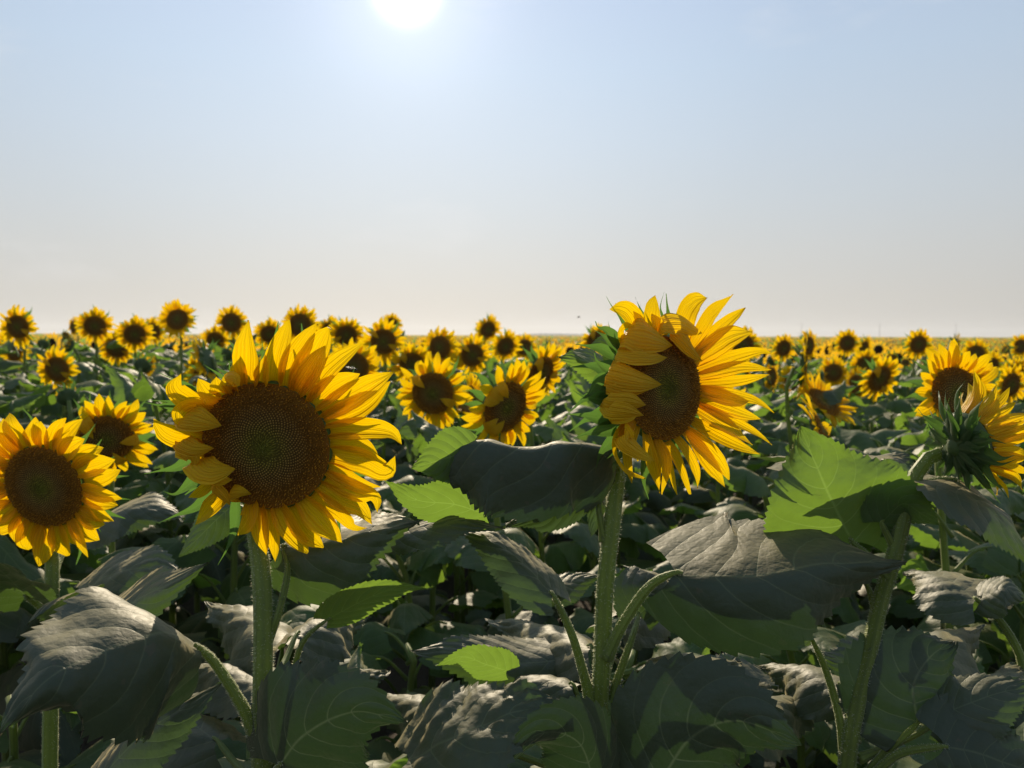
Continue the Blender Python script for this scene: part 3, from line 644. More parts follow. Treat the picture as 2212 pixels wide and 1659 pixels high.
B_.leaf([(1285, 1690, .85), (1250, 1605, .83), (1170, 1585, .81), (1090, 1650, .80)], 200, (0, .5, 1), 40, 30, pet=[(1290, 1700, .93)], seed=119, mat=LEAFSHADE)
B_.leaf([(1425, 1690, .84), (1500, 1590, .83), (1600, 1560, .82), (1730, 1610, .81)], 360, (.1, .35, 1), 25, 30, pet=[(1300, 1700, .94)], seed=120, mat=LEAFSHADE)
B_.leaf([(1095, 1450, 1.02), (1050, 1436, 1.0), (1000, 1420, .99), (940, 1438, .98)], 100, (.1, -.5, 1), 10, 10, seed=121, mat=LEAF2)
B_.leaf([(1240, 1420, 1.1), (1130, 1430, 1.08), (1000, 1410, 1.06), (885, 1405, 1.05)], 190, (0, 1, .5), 50, 10, pet=[(1296, 1530, .95), (1270, 1460, 1.05)], seed=122)
B_.leaf([(1380, 1330, 1.0), (1385, 1270, 1.02), (1420, 1240, 1.05), (1340, 1220, 1.1)], 120, (0, 1, .5), 20, 20, pet=[(1306, 1570, .945), (1330, 1480, .95), (1365, 1380, .96)], seed=123, pr=.0045, phair=200)
B_.leaf([(1285, 1060, 1.0), (1293, 1085, .98), (1285, 1130, .97), (1275, 1160, .96)], 60, (.3, .2, 1), 40, 40, pet=[(1306, 1170, .97), (1295, 1110, .975)], seed=124, phair=0)
B_.leaf([(1335, 800, 1.05), (1290, 785, 1.03), (1250, 775, 1.0), (1203, 770, .99)], 120, (0, .7, .6), 60, 10, pet=[(1345, 900, 1.05), (1345, 840, 1.055)], seed=125, mat=LEAF2, phair=0, pr=.003)
B_.leaf([(1345, 770, 1.06), (1310, 745, 1.04), (1275, 745, 1.03)], 70, (0, .4, 1), 30, 10, seed=126, phair=0)
# plant 4
D_.leaf([(1842, 1172, .99), (1795, 1075, .97), (1760, 995, .97), (1728, 922, .98)], 330, (.05, -.22, 1), 8, 14, pet=[(1918, 1250, .965), (1880, 1205, .975)], seed=131, mat=LEAFB, wave=.045, teeth=23, tooth=.026, k=1.5, cord=.3, pr=.0045)
D_.leaf([(1905, 1130, .97), (1950, 1090, .96), (1990, 1110, .955), (2030, 1135, .95)], 130, (.1, -.3, 1), 20, 14, pet=[(1935, 1190, .97)], seed=132, mat=LEAFB, phair=0)
D_.leaf([(2060, 1035, .97), (2100, 1070, .93), (2170, 1130, .91), (2250, 1230, .90)], 210, (.1, .25, 1), 20, 25, pet=[(1968, 1060, .975), (2010, 1040, .975)], seed=133, k=2)
D_.leaf([(2110, 1295, 1.15), (2060, 1255, 1.2), (2010, 1235, 1.25), (1950, 1240, 1.3)], 190, (0, 1, .6), 50, 10, pet=[(2212, 1500, 1.1), (2205, 1420, 1.12), (2160, 1340, 1.14)], seed=134, pr=.006, pucker=.018)
D_.leaf([(2120, 1290, 1.15), (2170, 1270, 1.13), (2230, 1300, 1.12)], 120, (0, 1, .5), 40, 10, seed=144)
D_.leaf([(1983, 1560, .92), (1975, 1480, .93), (2010, 1420, .94), (2060, 1385, .95)], 300, (-.1, .3, 1), 15, 15, pet=[(1860, 1690, .94), (1920, 1620, .93)], seed=135, mat=LEAFSHADE, pr=.0055)
D_.leaf([(2022, 1545, .91), (2090, 1520, .90), (2160, 1495, .90), (2250, 1480, .90)], 170, (0, 1, .7), 30, 15, seed=136)
D_.leaf([(2040, 1612, .88), (2110, 1625, .87), (2180, 1650, .86), (2280, 1680, .86)], 260, (.1, .6, 1), 25, 20, pet=[(1875, 1690, .93), (1940, 1630, .91)], seed=137, mat=LEAFSHADE, pr=.005)
D_.leaf([(1545, 1530, 1.12), (1610, 1515, 1.1), (1680, 1520, 1.09), (1750, 1545, 1.08)], 150, (0, 1, .7), 25, 10, seed=138)
D_.leaf([(1750, 1372, .97), (1735, 1350, .96), (1712, 1335, .95), (1688, 1328, .94)], 70, (.2, .7, .6), 30, 20, pet=[(1825, 1690, .94), (1815, 1560, .95), (1785, 1450, .97)], seed=139, pr=.0048, phair=250)
D_.leaf([(1860, 1245, .98), (1840, 1235, 1.0), (1810, 1215, 1.05), (1780, 1200, 1.08)], 130, (0, 1, .4), 20, 10, pet=[(1868, 1440, .955), (1890, 1350, .965), (1880, 1280, .975)], seed=140, pr=.0045)
D_.leaf([(1930, 1460, 1.25), (1880, 1430, 1.25), (1820, 1430, 1.25), (1765, 1410, 1.25)], 150, (0, 1, .7), 30, 10, seed=141)
D_.leaf([(1520, 1490, 1.0), (1480, 1480, 1.0), (1445, 1500, 1.0), (1420, 1545, 1.0)], 110, (0, .5, 1), 30, 30, seed=142)
D_.leaf([(1800, 1230, 1.1), (1830, 1260, 1.08), (1800, 1180, 1.12), (1760, 1220, 1.15)], 60, (0, 1, .5), 20, 10, seed=143)
D_.leaf([(1705, 988, 1.12), (1770, 984, 1.12), (1850, 984, 1.12), (1965, 988, 1.11)], 340, (0, 1, -.05), 8, 10, seed=145)  # added leaf, hidden behind the upright serrated one to shade its lower part
# lower and farther leaves of the same plants
D_.leaf([(1640, 1560, 1.25), (1600, 1480, 1.3), (1540, 1450, 1.32), (1480, 1440, 1.34)], 190, (0, 1, .5), 40, 15, seed=160)
for i, (pl, x0, y0, D0, x1, y1, D1, W, px, py, pD) in enumerate((
    (A_, 610, 1400, 1.05, 450, 1300, 1.30, 250, 570, 1560, .88), (A_, 640, 1370, 1.0, 800, 1330, 1.16, 230, 570, 1500, .88), (A_, 560, 1480, 1.0, 380, 1440, 1.12, 220, 565, 1640, .87),
    (A_, 650, 1480, .98, 840, 1450, 1.10, 260, 570, 1640, .87), (B_, 1280, 1400, 1.05, 1060, 1340, 1.35, 240, 1300, 1560, .95), (B_, 1240, 1480, 1.0, 1030, 1480, 1.12, 230, 1296, 1640, .94),
    (B_, 1340, 1330, 1.05, 1440, 1250, 1.30, 240, 1304, 1480, .95), (B_, 1400, 1450, 1.0, 1600, 1430, 1.14, 270, 1296, 1600, .94), (B_, 1340, 1560, .97, 1330, 1470, 1.15, 220, 1292, 1680, .94),
    (D_, 1820, 1480, 1.0, 1640, 1440, 1.15, 240, 1850, 1600, .94), (D_, 1980, 1440, 1.02, 2120, 1350, 1.22, 260, 1870, 1560, .95), (D_, 2050, 1540, .98, 2220, 1440, 1.12, 260, 1855, 1640, .94),
    (B_, 980, 1560, .98, 800, 1500, 1.15, 240, 1290, 1690, .94), (A_, 470, 1600, .95, 260, 1500, 1.10, 250, 566, 1700, .87), (B_, 1620, 1560, .95, 1760, 1500, 1.1, 240, 1290, 1700, .94))):
    xm, ym, Dm = (x0 * .6 + x1 * .4), (y0 * .6 + y1 * .4) - 22, D0 * .6 + D1 * .4
    pl.leaf([(x0, y0, D0), (xm, ym, Dm), ((xm + x1) / 2, (ym + y1) / 2 - 4, (Dm + D1) / 2), (x1, y1, D1)], W * .86, (.1 * (i % 3 - 1), 1, .12), 65, 45, seed=170 + i, pet=[(px, py, pD), ((px * .4 + x0 * .6), (py * .5 + y0 * .5), pD * .4 + D0 * .6)], phair=0, pucker=.028, wave=.06)
# plant 3
C_.leaf([(60, 1290, 1.28), (0, 1230, 1.2), (-60, 1210, 1.15)], 160, (0, 1, .4), 40, 20, pet=[(108, 1330, 1.30), (80, 1305, 1.3)], seed=151, pr=.006)
C_.leaf([(160, 1300, 1.28), (130, 1295, 1.2), (90, 1310, 1.15), (60, 1350, 1.12)], 150, (.1, .6, 1), 40, 20, seed=152)
C_.leaf([(170, 1280, 1.35), (240, 1240, 1.33), (320, 1225, 1.32), (400, 1250, 1.3)], 190, (0, 1, .6), 30, 10, pet=[(112, 1400, 1.30), (140, 1320, 1.32)], seed=153, pucker=.02)
C_.leaf([(200, 1130, 1.5), (280, 1095, 1.5), (350, 1100, 1.5), (400, 1120, 1.5)], 170, (0, 1, .3), 40, 10, pet=[(112, 1250, 1.33), (150, 1170, 1.42)], seed=154)

# ------------------------------------------------------------------ plants to be repeated
def make_plant(seed, H=1.45, R=.065, pitch=12, flower=True, lvl=0, nleaf=11, yaw=0, foldp=.06, fold_at=None, lean=6, bud=False, lsize=1.0):
    """plant standing at the origin, its head facing -Y (turned by yaw); returns (empty, head centre)"""
    rng = random.Random(seed); e = empty('sunflower', (0, 0, 0))
    lx, ly = rng.uniform(-.04, .04), rng.uniform(-.03, .03)
    f = np.array([math.sin(R_(yaw)), -math.cos(R_(yaw)), 0]); Z = f * math.cos(R_(pitch)) - np.array([0, 0, math.sin(R_(pitch))])
    C = np.array([lx, ly, H]); bk = C - Z * R * .5 if (flower or bud) else C - np.array([0, 0, .16])
    P = [np.array([0, 0, -.5]), np.array([0, 0, .3]), np.array([lx * .5, ly * .5, .8]), np.array([lx, ly, 0]) - f * .05 + np.array([0, 0, H - .18]), np.array([lx, ly, 0]) - f * .055 + np.array([0, 0, H - (.05 if (flower or bud) else .17)]), bk]
    mb = MB(); tube(mb, P, [.015, .014, .0125, .010, .0085, .008], 22, 8); mb.build('stem', STEM, e)
    a = rng.uniform(0, 6.28)
    for i in range(nleaf):
        t = i / (nleaf - 1); z = .25 + (H - .42) * t ** .8; a += 2.4 + rng.uniform(-.4, .4)
        d = np.array([math.cos(a), math.sin(a), 0]); pl = rng.uniform(.08, .15) * (1.1 - .5 * t); L = rng.uniform(.19, .27) * (1.1 - .42 * t) * lsize
        b = np.array([lx, ly, 0]) * t + np.array([0, 0, z]); up = rng.uniform(.5, 1.0)
        b1 = b + d * pl * .6 + np.array([0, 0, pl * up * .8]); b2 = b + d * pl + np.array([0, 0, pl * up])
        dr = rng.uniform(.5, 1.35) if t < .6 else rng.uniform(-1.0, .6); sd = np.array([-d[1], d[0], 0]) * rng.uniform(-.2, .2)
        p3 = b2 + (d + sd) * L * .45 + np.array([0, 0, L * (.08 - dr * .12)]); p4 = b2 + (d + sd) * L * .9 + np.array([0, 0, -L * dr * .55])
        n0 = np.array([0, 0, 1.0]) - d * .2 + np.array([rng.uniform(-.3, .3), rng.uniform(-.3, .3), 0])
        q = MB(); tube(q, [b, b1, b2, b2 * .85 + p3 * .15], [.006, .0042, .0036, .002], 8, 6, mi=1)
        nn, mm, tt = ((41, 11, 13), (14, 7, 0))[lvl]
        leaf(q, [b2, p3 * .6 + b2 * .4 + np.array([0, 0, .01]), p3, p4], L * rng.uniform(.78, .98), n0, (rng.uniform(15, 75), rng.uniform(15, 75)), k=2, wave=.05, pucker=.016, seed=seed * 50 + i, n=nn, m=mm, teeth=tt, tooth=.05 if tt else 0, twist=rng.uniform(-.5, .5))
        q.build('leaf', [LEAF if rng.random() < (.7 if t < .45 else 0) else (LEAFB if rng.random() < .45 else LEAF2), STEM], e)
    if flower:
        build_head(e, (0, 0, 0), C, Z, R, seed + 900, n=rng.randint(27, 32), detail=0, count=(420, 160)[lvl], single=lvl > 0, bn=16, Lr=(.72, 1.15), Wr=.38, foldp=foldp, fold_at=fold_at, lean=lean, depth=.35)
    elif bud:
        build_head(e, (0, 0, 0), C, Z, R * .55, seed + 900, n=14, detail=0, count=60, single=True, bn=20, Lr=(.4, .6), Wr=.3, foldp=0, lean=75, depth=.7, back=-60, bsize=1.3)
    return e, C

def copy_tree(o, parent=None):
    c = o.copy(); COL.objects.link(c)
    if parent is not None: c.parent = parent
    for ch in kids[o.name]: copy_tree(ch, c)
    return c
near = [make_plant(300 + i, R=.065, pitch=p, lvl=0, yaw=y, foldp=fo, lean=le, fold_at=(180, 62) if i == 3 else None) for i, (p, y, fo, le) in enumerate([(8, 0, .03, 4), (20, 12, .10, 10), (2, -10, .05, 0), (14, 5, .2, 16), (-12, 4, .0, 30), (25, 0, .04, 8), (-45, 0, 0, 22), (-28, 0, 0, 8)])]
mid = [make_plant(400 + i, R=.065, pitch=p, lvl=1, yaw=y, lean=le) for i, (p, y, le) in enumerate([(8, 0, 5), (18, 20, 10), (0, -18, 0), (12, 35, 12)])]
leafy = [make_plant(500 + i, H=h, flower=False, bud=b, lvl=l, nleaf=16, pitch=-30, lsize=1.2) for i, (h, b, l) in enumerate([(1.15, False, 0), (1.25, False, 0), (1.2, False, 1), (1.3, True, 1), (1.25, False, 1), (1.22, False, 1), (1.28, False, 1)])]
kids = {}
for o in bpy.data.objects:
    kids[o.name] = list(o.children)
used = set()
def place(proto, target=None, root=None, yaw=0.0, s=1.0, label=None, group=None):
    """put the head of a copy at target, or its foot at root"""
    e, C = proto
    o = e if e.name not in used else copy_tree(e)
    used.add(e.name)
    c = Vector(C) * s; c.rotate(Matrix.Rotation(yaw, 3, 'Z').to_euler())
    o.location = (Vector(target) - c) if target is not None else Vector(root)
    o.rotation_euler = (0, 0, yaw); o.scale = (s, s, s)
    tag(o, label, 'sunflower', group); return o

# sunflowers one can point at: x, y, disc height (all in picture units), turned to the right by degrees, kind, label
G1 = 'sunflowers behind the front row'
FL = [
 (230, 948, 112, 8, 1, 'wide shaded sunflower just behind the one at the left edge'),
 (1092, 880, 112, 42, 3, 'right turned sunflower above the drooping leaf, inward curled petals along its left rim'),
 (935, 850, 92, 0, 0, 'round sunflower in the central group, lower left, largest upright ring of petals there'),
 (1168, 808, 84, 28, 1, 'sunflower half hidden behind the right turned one with inward curled petals'),
 (2066, 852, 120, 5, 4, 'big dark centred sunflower standing right behind the green half open head'),
 (1780, 868, 80, 45, 6, 'sunflower tilted to the sky, upper of two crossing heads above the upright serrated leaf'),
 (1778, 940, 104, 62, 7, 'edge-on sunflower, lower of two crossing heads just above the upright serrated leaf'),
 (1735, 795, 80, 82, 2, 'side-on sunflower facing right, right of the tall sunflower and below the horizon'),
 (123, 798, 58, 0, 0, 'round sunflower alone against dark leaves at the left, below the skyline heads'),
 (38, 706, 47, -4, 0, 'leftmost sunflower on the skyline, a leaf bent beside its neck'),
 (205, 704, 42, 0, 5, 'second large sunflower from the left on the skyline, short stalk showing'),
 (291, 722, 42, 6, 1, 'sunflower with a green tuft above its disc, third large one on the left skyline'),
 (383, 690, 48, 4, 4, 'highest sunflower on the left skyline with a leaf reaching right into the sky'),
 (500, 697, 40, 0, 0, 'sunflower on the skyline just left of the biggest flower’s top petals'),
 (648, 702, 52, 6, 2, 'sunflower on the skyline peeping out between the biggest flower’s top petals'),
 (712, 712, 34, 10, 1, 'small dark sunflower on the skyline right of the biggest flower’s top petals'),
 (748, 724, 44, 20, 5, 'sunflower whose disc is partly covered by a round green leaf on the skyline'),
 (828, 738, 52, 4, 0, 'round bright sunflower standing clear between the big flower and the skyline group'),
 (846, 700, 28, 0, 4, 'small sunflower rising just above and behind the round bright one'),
 (890, 787, 54, -10, 1, 'sunflower turned slightly left in the middle group, lowest of the dark discs there'),
 (950, 750, 50, 0, 2, 'upper left sunflower of the central group, even ring of petals'),
 (1020, 767, 52, 8, 0, 'sunflower in the central group between two rounder heads, slightly tipped down'),
 (1092, 748, 42, 5, 5, 'upper right sunflower of the central group, small and round'),
 (1054, 712, 34, 10, 1, 'sunflower lifted above the central group, cutting into the sky'),
 (1133, 750, 36, 35, 2, 'small sunflower turned right at the right end of the central group'),
 (1183, 752, 30, 55, 3, 'small sunflower with few dark centre showing, beside the distant field edge'),
 (1288, 735, 44, 15, 1, 'sunflower behind the curled bracts of the tall sunflower'),
 (1605, 745, 42, -10, 0, 'sunflower seen through the right petals of the tall sunflower'),
 (762, 795, 70, 30, 2, 'sunflower behind the biggest flower’s right shoulder where an insect sits'),
 (465, 735, 38, -15, 5, 'sunflower just below the skyline beside the green back of a turned head'),
 (447, 778, 60, -112, 1, 'sunflower turned away to the left, its green back showing above the biggest flower'),
 (330, 715, 32, -8, 0, 'small sunflower squeezed between two bigger ones on the left skyline'),
 (582, 722, 38, 0, 1, 'sunflower mostly hidden behind the left top petals of the biggest flower'),
 (158, 706, 26, -20, 2, 'small sunflower peeping out from behind the second skyline head'),
 (252, 752, 40, 0, 5, 'low hanging sunflower under the left skyline, only its lower petals clear of leaves'),
 (22, 740, 36, -10, 4, 'sunflower directly below the leftmost skyline head'),
 (1748, 746, 36, 52, 2, 'narrow sunflower turned right on the right hand skyline'),
 (1693, 752, 34, 20, 4, 'pale sunflower with raised petals next to the tall sunflower’s right side'),
 (1830, 741, 34, 8, 0, 'left one of a touching pair of sunflowers on the right skyline'),
 (1866, 752, 30, 10, 1, 'right and darker one of a touching pair of sunflowers on the right skyline'),
 (1984, 744, 40, 0, 0, 'roundest sunflower on the right skyline, standing alone'),
 (2062, 748, 32, 42, 3, 'sunflower turned right beside a pale leaf on the right skyline'),
 (2108, 764, 36, 5, 2, 'round sunflower right of the pale leaf on the right skyline'),
 (1900, 818, 54, 8, 1, 'sunflower with a bright leaf crossing its disc in the right middle distance'),
 (2190, 806, 46, 10, 5, 'dark centred sunflower low at the right edge of the picture'),
 (2205, 748, 30, 20, 2, 'small sunflower at the right edge just below the horizon'),
 (1870, 788, 40, -15, 4, 'ragged sunflower above the one crossed by a bright leaf'),
]
rng = random.Random(9)
taken = []; seen = []
for (x, y, dh, yaw, kd, lab) in FL:
    D = .130 * FPX / dh
    t = at(x, y, D); s = 1.0
    pr = near[kd] if D < 5.2 else mid[kd % 4]
    place(pr, target=t, yaw=R_(yaw + rng.uniform(-9, 9)), s=s * rng.uniform(.92, 1.06), label=lab, group=G1)
    taken.append((t[0], t[1])); seen.append((x, D, t[2]))

# the rest of the field near enough to be told apart
taken += [(b.base[0], b.base[1]) for b in (A_, B_, C_, D_)]
def where(px):
    return 'left of the biggest flower' if px < 400 else 'behind the biggest flower' if px < 860 else 'between the two biggest flowers' if px < 1310 else 'behind the tall flower' if px < 1670 else 'right of the tall flower' if px < 1950 else 'near the right edge'
cnt = 0; pts = []
for row in range(-40, 60):
    for k in range(0, 60):
        ax = row * .56; ay = .9 + k * .33
        x = ax + rng.uniform(-.10, .10) + (ay * .12); y = ay + rng.uniform(-.1, .1)
        pts.append((x, y))
pts.sort(key=lambda p: math.hypot(*p))
for x, y in pts:
    d = math.hypot(x, y)
    if y < 1.12 or abs(x) > y * .70 + .35 or d > 30: continue
    if min(math.hypot(x - a, y - b) for a, b in taken) < .20: continue
    if cnt >= 250: break
    px = 1106 + x / y * FPX
    side = sm(200, 1500, px)                       # canopy a little higher on the left
    gz = float(ground_z(x, y))
    yaw = rng.gauss(8, 38)
    if d < 2.4:
        pr = rng.choice(leafy[:2]); top = 1.26 if pr is leafy[1] else 1.15
        want = EYE - .30 - .10 * rng.random() - .05 * side
        if y < 1.9: want -= .12
        o = place(pr, root=(x, y, want - top - .05), yaw=rng.uniform(0, 6.28), s=rng.uniform(.95, 1.1), label='low leafy plant with no open flower, ' + where(px), group='low leafy plants ' + where(px))
    else:
        fl = rng.random() < (.04 if d < 4.5 else .28)
        if fl:
            pr = rng.choice(near if d < 4 else mid)
            want = EYE - rng.uniform(.10, .30) - .08 * side + .03 * (d > 5)
            for fx, fd, fz in seen:
                if d < fd and abs(px - fx) < .15 * FPX / d: want = min(want, EYE + (fz - .07 - EYE) * d / fd - .14)
            o = place(pr, target=(x, y, want), yaw=R_(yaw), s=rng.uniform(.85, 1.02), label=('larger' if d < 4.5 else 'mid-sized' if d < 7 else 'small') + ' crowded sunflower, ' + where(px), group=('larger' if d < 4.5 else 'mid-sized' if d < 7 else 'small') + ' sunflowers ' + where(px))
        else:
            pr = rng.choice(leafy[:2] if d < 3.5 else leafy[2:])
            H = float(pr[1][2]); want = EYE - rng.uniform(-.02, .14) - .16 * side + (.05 if d > 3.5 else -.06)
            for fx, fd, fz in seen:
                if d < fd and abs(px - fx) < .15 * FPX / d: want = min(want, EYE + (fz - .07 - EYE) * d / fd - .02)
            o = place(pr, target=(x, y, want), yaw=rng.uniform(0, 6.28), s=rng.uniform(.95, 1.1), label=('nearer' if d < 4.5 else 'middle' if d < 7 else 'farther') + ' leafy plant without open flower, ' + where(px), group=('nearer' if d < 4.5 else 'middle' if d < 7 else 'farther') + ' leafy plants ' + where(px))
    cnt += 1; taken.append((x, y)); dlast = d
print('individual filler plants', cnt, 'out to', round(dlast, 1), 'm')

# ------------------------------------------------------------------ the field beyond: one mass
def field():
    rs = np.random.RandomState(17)
    Vs = []; Fs = []; M = []; n0 = 0
    def quads(P, mi):                                # P: (k,4,3)
        nonlocal n0
        k = len(P); Vs.append(P.reshape(-1, 3)); Fs.append(np.arange(k * 4).reshape(k, 4) + n0); M.append(np.full(k, mi)); n0 += k * 4
    # leaves and heads, thinning with distance
    for (d0, d1, dens, nl, ls, np_) in ((dlast - .3, 22, 4.5, 9, 1.0, 14), (22, 60, 2.6, 6, 1.25, 8), (60, 180, .8, 3, 2.2, 5), (180, 520, .16, 2, 5.0, 4)):
        area = (d1 * d1 - d0 * d0) * .5 * R_(84)
        n = int(area * dens); n = min(n, 26000)
        th = rs.uniform(-R_(42), R_(42), n); r = np.sqrt(rs.uniform(d0 * d0, d1 * d1, n)); x = r * np.sin(th); y = r * np.cos(th)
        gz = ground_z(x, y); px = 1106 + x / y * FPX; side = sm(200, 1500, px)
        top = gz + 1.32 - .06 * side + rs.uniform(-.12, .06, n)
        base = np.stack([x, y, top], 1)
        for j in range(nl):
            a = rs.uniform(0, 2 * math.pi, n); L = rs.uniform(.10, .17, n) * ls ** .5 * 1.0; off = rs.uniform(.04, .28, n) * ls
            c = base + np.stack([np.cos(a) * off, np.sin(a) * off, -rs.uniform(.03, .45, n)], 1)
            d = np.stack([np.cos(a), np.sin(a), rs.uniform(-.9, .3, n)], 1); d /= np.linalg.norm(d, axis=1)[:, None]
            s_ = np.stack([-np.sin(a), np.cos(a), rs.uniform(-.6, .6, n)], 1)
            LL = (L * ls ** .5)[:, None]
            P = np.stack([c - d * LL, c - s_ * LL * .8, c + d * LL, c + s_ * LL * .8], 1); quads(P, 0)
        has = rs.random_sample(n) < (.34 if d0 < 22 else .30)
        b = base[has]; m = len(b)
        yaw = rs.normal(.1, .5, m); f = np.stack([np.sin(yaw), -np.cos(yaw), -rs.uniform(-.1, .4, m)], 1); f /= np.linalg.norm(f, axis=1)[:, None]
        X = np.cross(np.array([0, 0, 1.0]), f); X /= np.linalg.norm(X, axis=1)[:, None]; Y = np.cross(f, X)
        hs = rs.uniform(.85, 1.1, m)[:, None] * (1.0 if d0 < 60 else (1.3 if d0 < 180 else 2.2))
        c = b + np.stack([np.zeros(m), np.zeros(m), rs.uniform(.02, .15, m)], 1)
        Rr = .060 * hs
        for j in range(np_):
            a = 2 * math.pi * (j + rs.uniform(-.3, .3, m)) / np_; ca = np.cos(a)[:, None]; sa = np.sin(a)[:, None]
            rd = X * ca + Y * sa; tn = Y * ca - X * sa; L = .062 * hs * rs.uniform(.8, 1.15, m)[:, None]; wd = Rr * 3.6 / np_
            le = f * rs.uniform(-.3, .4, m)[:, None]
            P = np.stack([c + rd * Rr * .8 - tn * wd * .5, c + rd * (Rr + L * .5) - tn * wd + le * L * .5, c + rd * (Rr + L) + le * L, c + rd * (Rr + L * .5) + tn * wd + le * L * .5], 1); quads(P, 1)
        # disc as an octagon of two quads each half, slightly proud
        if d0 < 180:
            cc = c + f * .012
            for q in range(3):
                a0 = q * math.pi / 3; pts_ = [cc + Rr * (X * math.cos(a0 + k_ * math.pi / 3) + Y * math.sin(a0 + k_ * math.pi / 3)) for k_ in (0, 1)]
                quads(np.stack([pts_[0], pts_[1], 2 * cc - pts_[0], 2 * cc - pts_[1]], 1), 2)
    # canopy sheet below the heads, far out
    rr = np.geomspace(20, 620, 150); aa = np.linspace(-R_(44), R_(44), 260)
    Rg, Ag = np.meshgrid(rr, aa, indexing='ij'); x = Rg * np.sin(Ag); y = Rg * np.cos(Ag)
    z = ground_z(x, y) + 1.18 - .10 * sm(60, 20, Rg) - .10 + rs.uniform(-.07, .07, x.shape) - .5 * sm(500, 620, Rg)
    G = np.stack([x, y, z], -1).reshape(-1, 3); k0 = n0; Vs.append(G); n0 += len(G)
    i, j = np.meshgrid(np.arange(len(rr) - 1), np.arange(len(aa) - 1), indexing='ij'); a = (i * len(aa) + j).ravel() + k0
    Fs.append(np.stack([a, a + 1, a + 1 + len(aa), a + len(aa)], 1)); M.append(np.full(len(a), 3))
    V = np.vstack(Vs).astype(np.float32); F = np.vstack(Fs).astype(np.int32); M = np.concatenate(M).astype(np.int32)
    me = bpy.data.meshes.new('sunflower_field'); me.vertices.add(len(V)); me.vertices.foreach_set('co', V.ravel())
    me.loops.add(F.size); me.loops.foreach_set('vertex_index', F.ravel()); me.polygons.add(len(F))
    me.polygons.foreach_set('loop_start', np.arange(0, F.size, 4, dtype=np.int32)); me.polygons.foreach_set('material_index', M)
    for m_ in (simple('field_leaf', (0.06, 0.10, 0.032), .65, (0.32, 0.56, 0.05), .45, .35, var=.4, scale=5), simple('field_petal', (0.80, 0.42, 0.010), .6, (0.98, 0.56, 0.01), .5, .3, var=.15, scale=9), simple('field_disc', (0.030, 0.015, 0.006), .9, var=.3), FARC): me.materials.append(m_)
    me.update(calc_edges=True); me.validate()
    o = bpy.data.objects.new('sunflower_field', me); COL.objects.link(o); print('field faces', len(F))
    tag(o, 'yellow and green mass of distant sunflowers reaching to the horizon', 'sunflower field', kind='stuff')
field()

# ------------------------------------------------------------------ small far things
def far_wood():
    rs = np.random.RandomState(5); V = []; F = []
    for i in range(420):
        X = rs.uniform(0, 1); D = rs.uniform(1500, 1600); p = at(1122 + 150 * X, 725, D); h = rs.uniform(3, 7) * (1 - abs(X - .5) ** 2 * 1.5)
        zb = float(ground_z(p[0], p[1])); top = EYE + (h * .75)
        r = rs.uniform(2.0, 4.5); k = len(V)
        for (zz, q) in ((zb, .3), (top - r * 1.6, .9), (top - r * .8, 1.0), (top - r * .3, .7), (top, .12)):
            for j in range(7): a = j * .8976 + rs.uniform(-.2, .2); V.append((p[0] + math.cos(a) * r * q, p[1] + math.sin(a) * r * q, zz + rs.uniform(-.4, .4)))
        for l in range(4):
            for j in range(7): F.append((k + l * 7 + j, k + l * 7 + (j + 1) % 7, k + (l + 1) * 7 + (j + 1) % 7, k + (l + 1) * 7 + j))
    o = MB().add(V, F).build('distant_wood', simple('wood_far', (0.05, 0.075, 0.035), .9, var=.4, scale=.4)); tag(o, 'faint strip of far trees on the horizon left of the tall sunflower', 'wood', kind='stuff')
far_wood()
POLE = simple('pole_wood', (0.22, 0.20, 0.18), .85)
for i, (x, lab) in enumerate(((1731, 'faint utility pole on the horizon nearest the tall sunflower'), (1900, 'faint utility pole on the horizon, middle one of three'), (2064, 'faint utility pole on the horizon nearest the right edge'))):
    p = at(x, 728, 560); zb = float(ground_z(p[0], p[1])); e = empty('utility_pole', (p[0], p[1], zb)); tag(e, lab, 'utility pole', 'utility poles along the horizon')
    H = EYE - zb + 9.5
    tube(MB(), [(0, 0, -.5), (0, 0, H * .5), (0, 0, H)], [.16, .13, .10], 6, 8).build('pole', POLE, e)
    tube(MB(), [(-1.0, 0, H - .5), (0, 0, H - .5), (1.0, 0, H - .5)], [.06, .06, .06], 4, 6).build('crossarm', POLE, e)

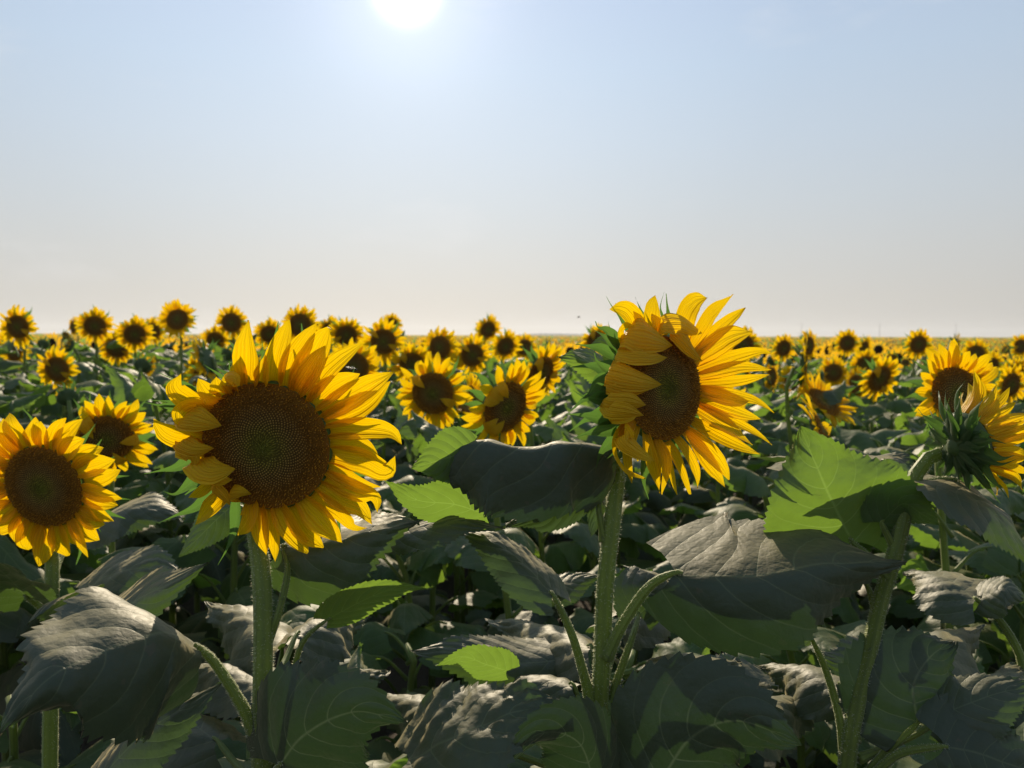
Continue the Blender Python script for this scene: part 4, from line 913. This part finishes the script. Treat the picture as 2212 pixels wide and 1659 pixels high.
def insect(loc, s, heading, label, spread):
    e = empty('bee', loc); tag(e, label, 'bee', None)
    dark = simple('bee_body', (0.02, 0.014, 0.008), .5, spec=.5); wing = simple('bee_wing', (0.35, 0.33, 0.28), .3, (.6, .6, .55), .6)
    M_ = Matrix.Rotation(heading, 3, 'Z')
    def T(v): return np.array(M_ @ Vector(v)) * s
    b = MB(); tube(b, [T((-.007, 0, 0)), T((-.0055, 0, .0003)), T((-.002, 0, .0006)), T((0, 0, .0006)), T((.003, 0, .0008)), T((.005, 0, .0004)), T((.0065, 0, .0))], [.0003, .0018, .0022, .0010, .0021, .0015, .0004], 22, 10); bo = b.build('body', dark, e)
    for sg in (-1, 1):
        for kx, ln in ((.001, .009), (-.001, .007)):
            q = MB(); petal(q, [T((.002 + kx, sg * .001, .002)), T((-.001 + kx * 2, sg * (.001 + .003 * spread), .003)), T((-.004 + kx * 3, sg * (.001 + ln * .8 * spread), .0035))], .003 * s, (0, 0, 1), n=8, m=4); q.build('wing', wing, e)
        for kx in (-.002, .001, .003):
            tube(MB(), [T((kx, sg * .001, 0)), T((kx, sg * .004, -.001)), T((kx - .001, sg * .005, -.004))], [.0003, .0002, .00015], 6, 5).build('leg', dark, e)
insect(at(760, 799, 1.72), 1.9, .3, 'small black bee sitting on yellow petals behind the biggest sunflower', .3)
insect(at(1250, 685, 2.4), 1.0, 1.0, 'tiny bee flying in the pale sky left of the tall sunflower', 1.0)

# ------------------------------------------------------------------ the air
def haze():
    x0, x1, y0, y1, z0, z1 = -1800, 1800, -60, 1900, -14, 22
    V = [(x, y, z) for z in (z0, z1) for y in (y0, y1) for x in (x0, x1)]
    F = [(0, 2, 3, 1), (4, 5, 7, 6), (0, 1, 5, 4), (2, 6, 7, 3), (0, 4, 6, 2), (1, 3, 7, 5)]
    m, nt = newmat('haze_air'); v = N(nt, 'ShaderNodeVolumePrincipled'); v.inputs['Color'].default_value = (.86, .90, .95, 1); v.inputs['Density'].default_value = 0.0004; v.inputs['Anisotropy'].default_value = .3
    o = N(nt, 'ShaderNodeOutputMaterial'); nt.links.new(v.outputs[0], o.inputs['Volume'])
    ob = MB().add(V, F).build('haze', m, smooth=False); tag(ob, 'thin pale summer haze lying over the sunflower field', 'haze', kind='stuff')
haze()
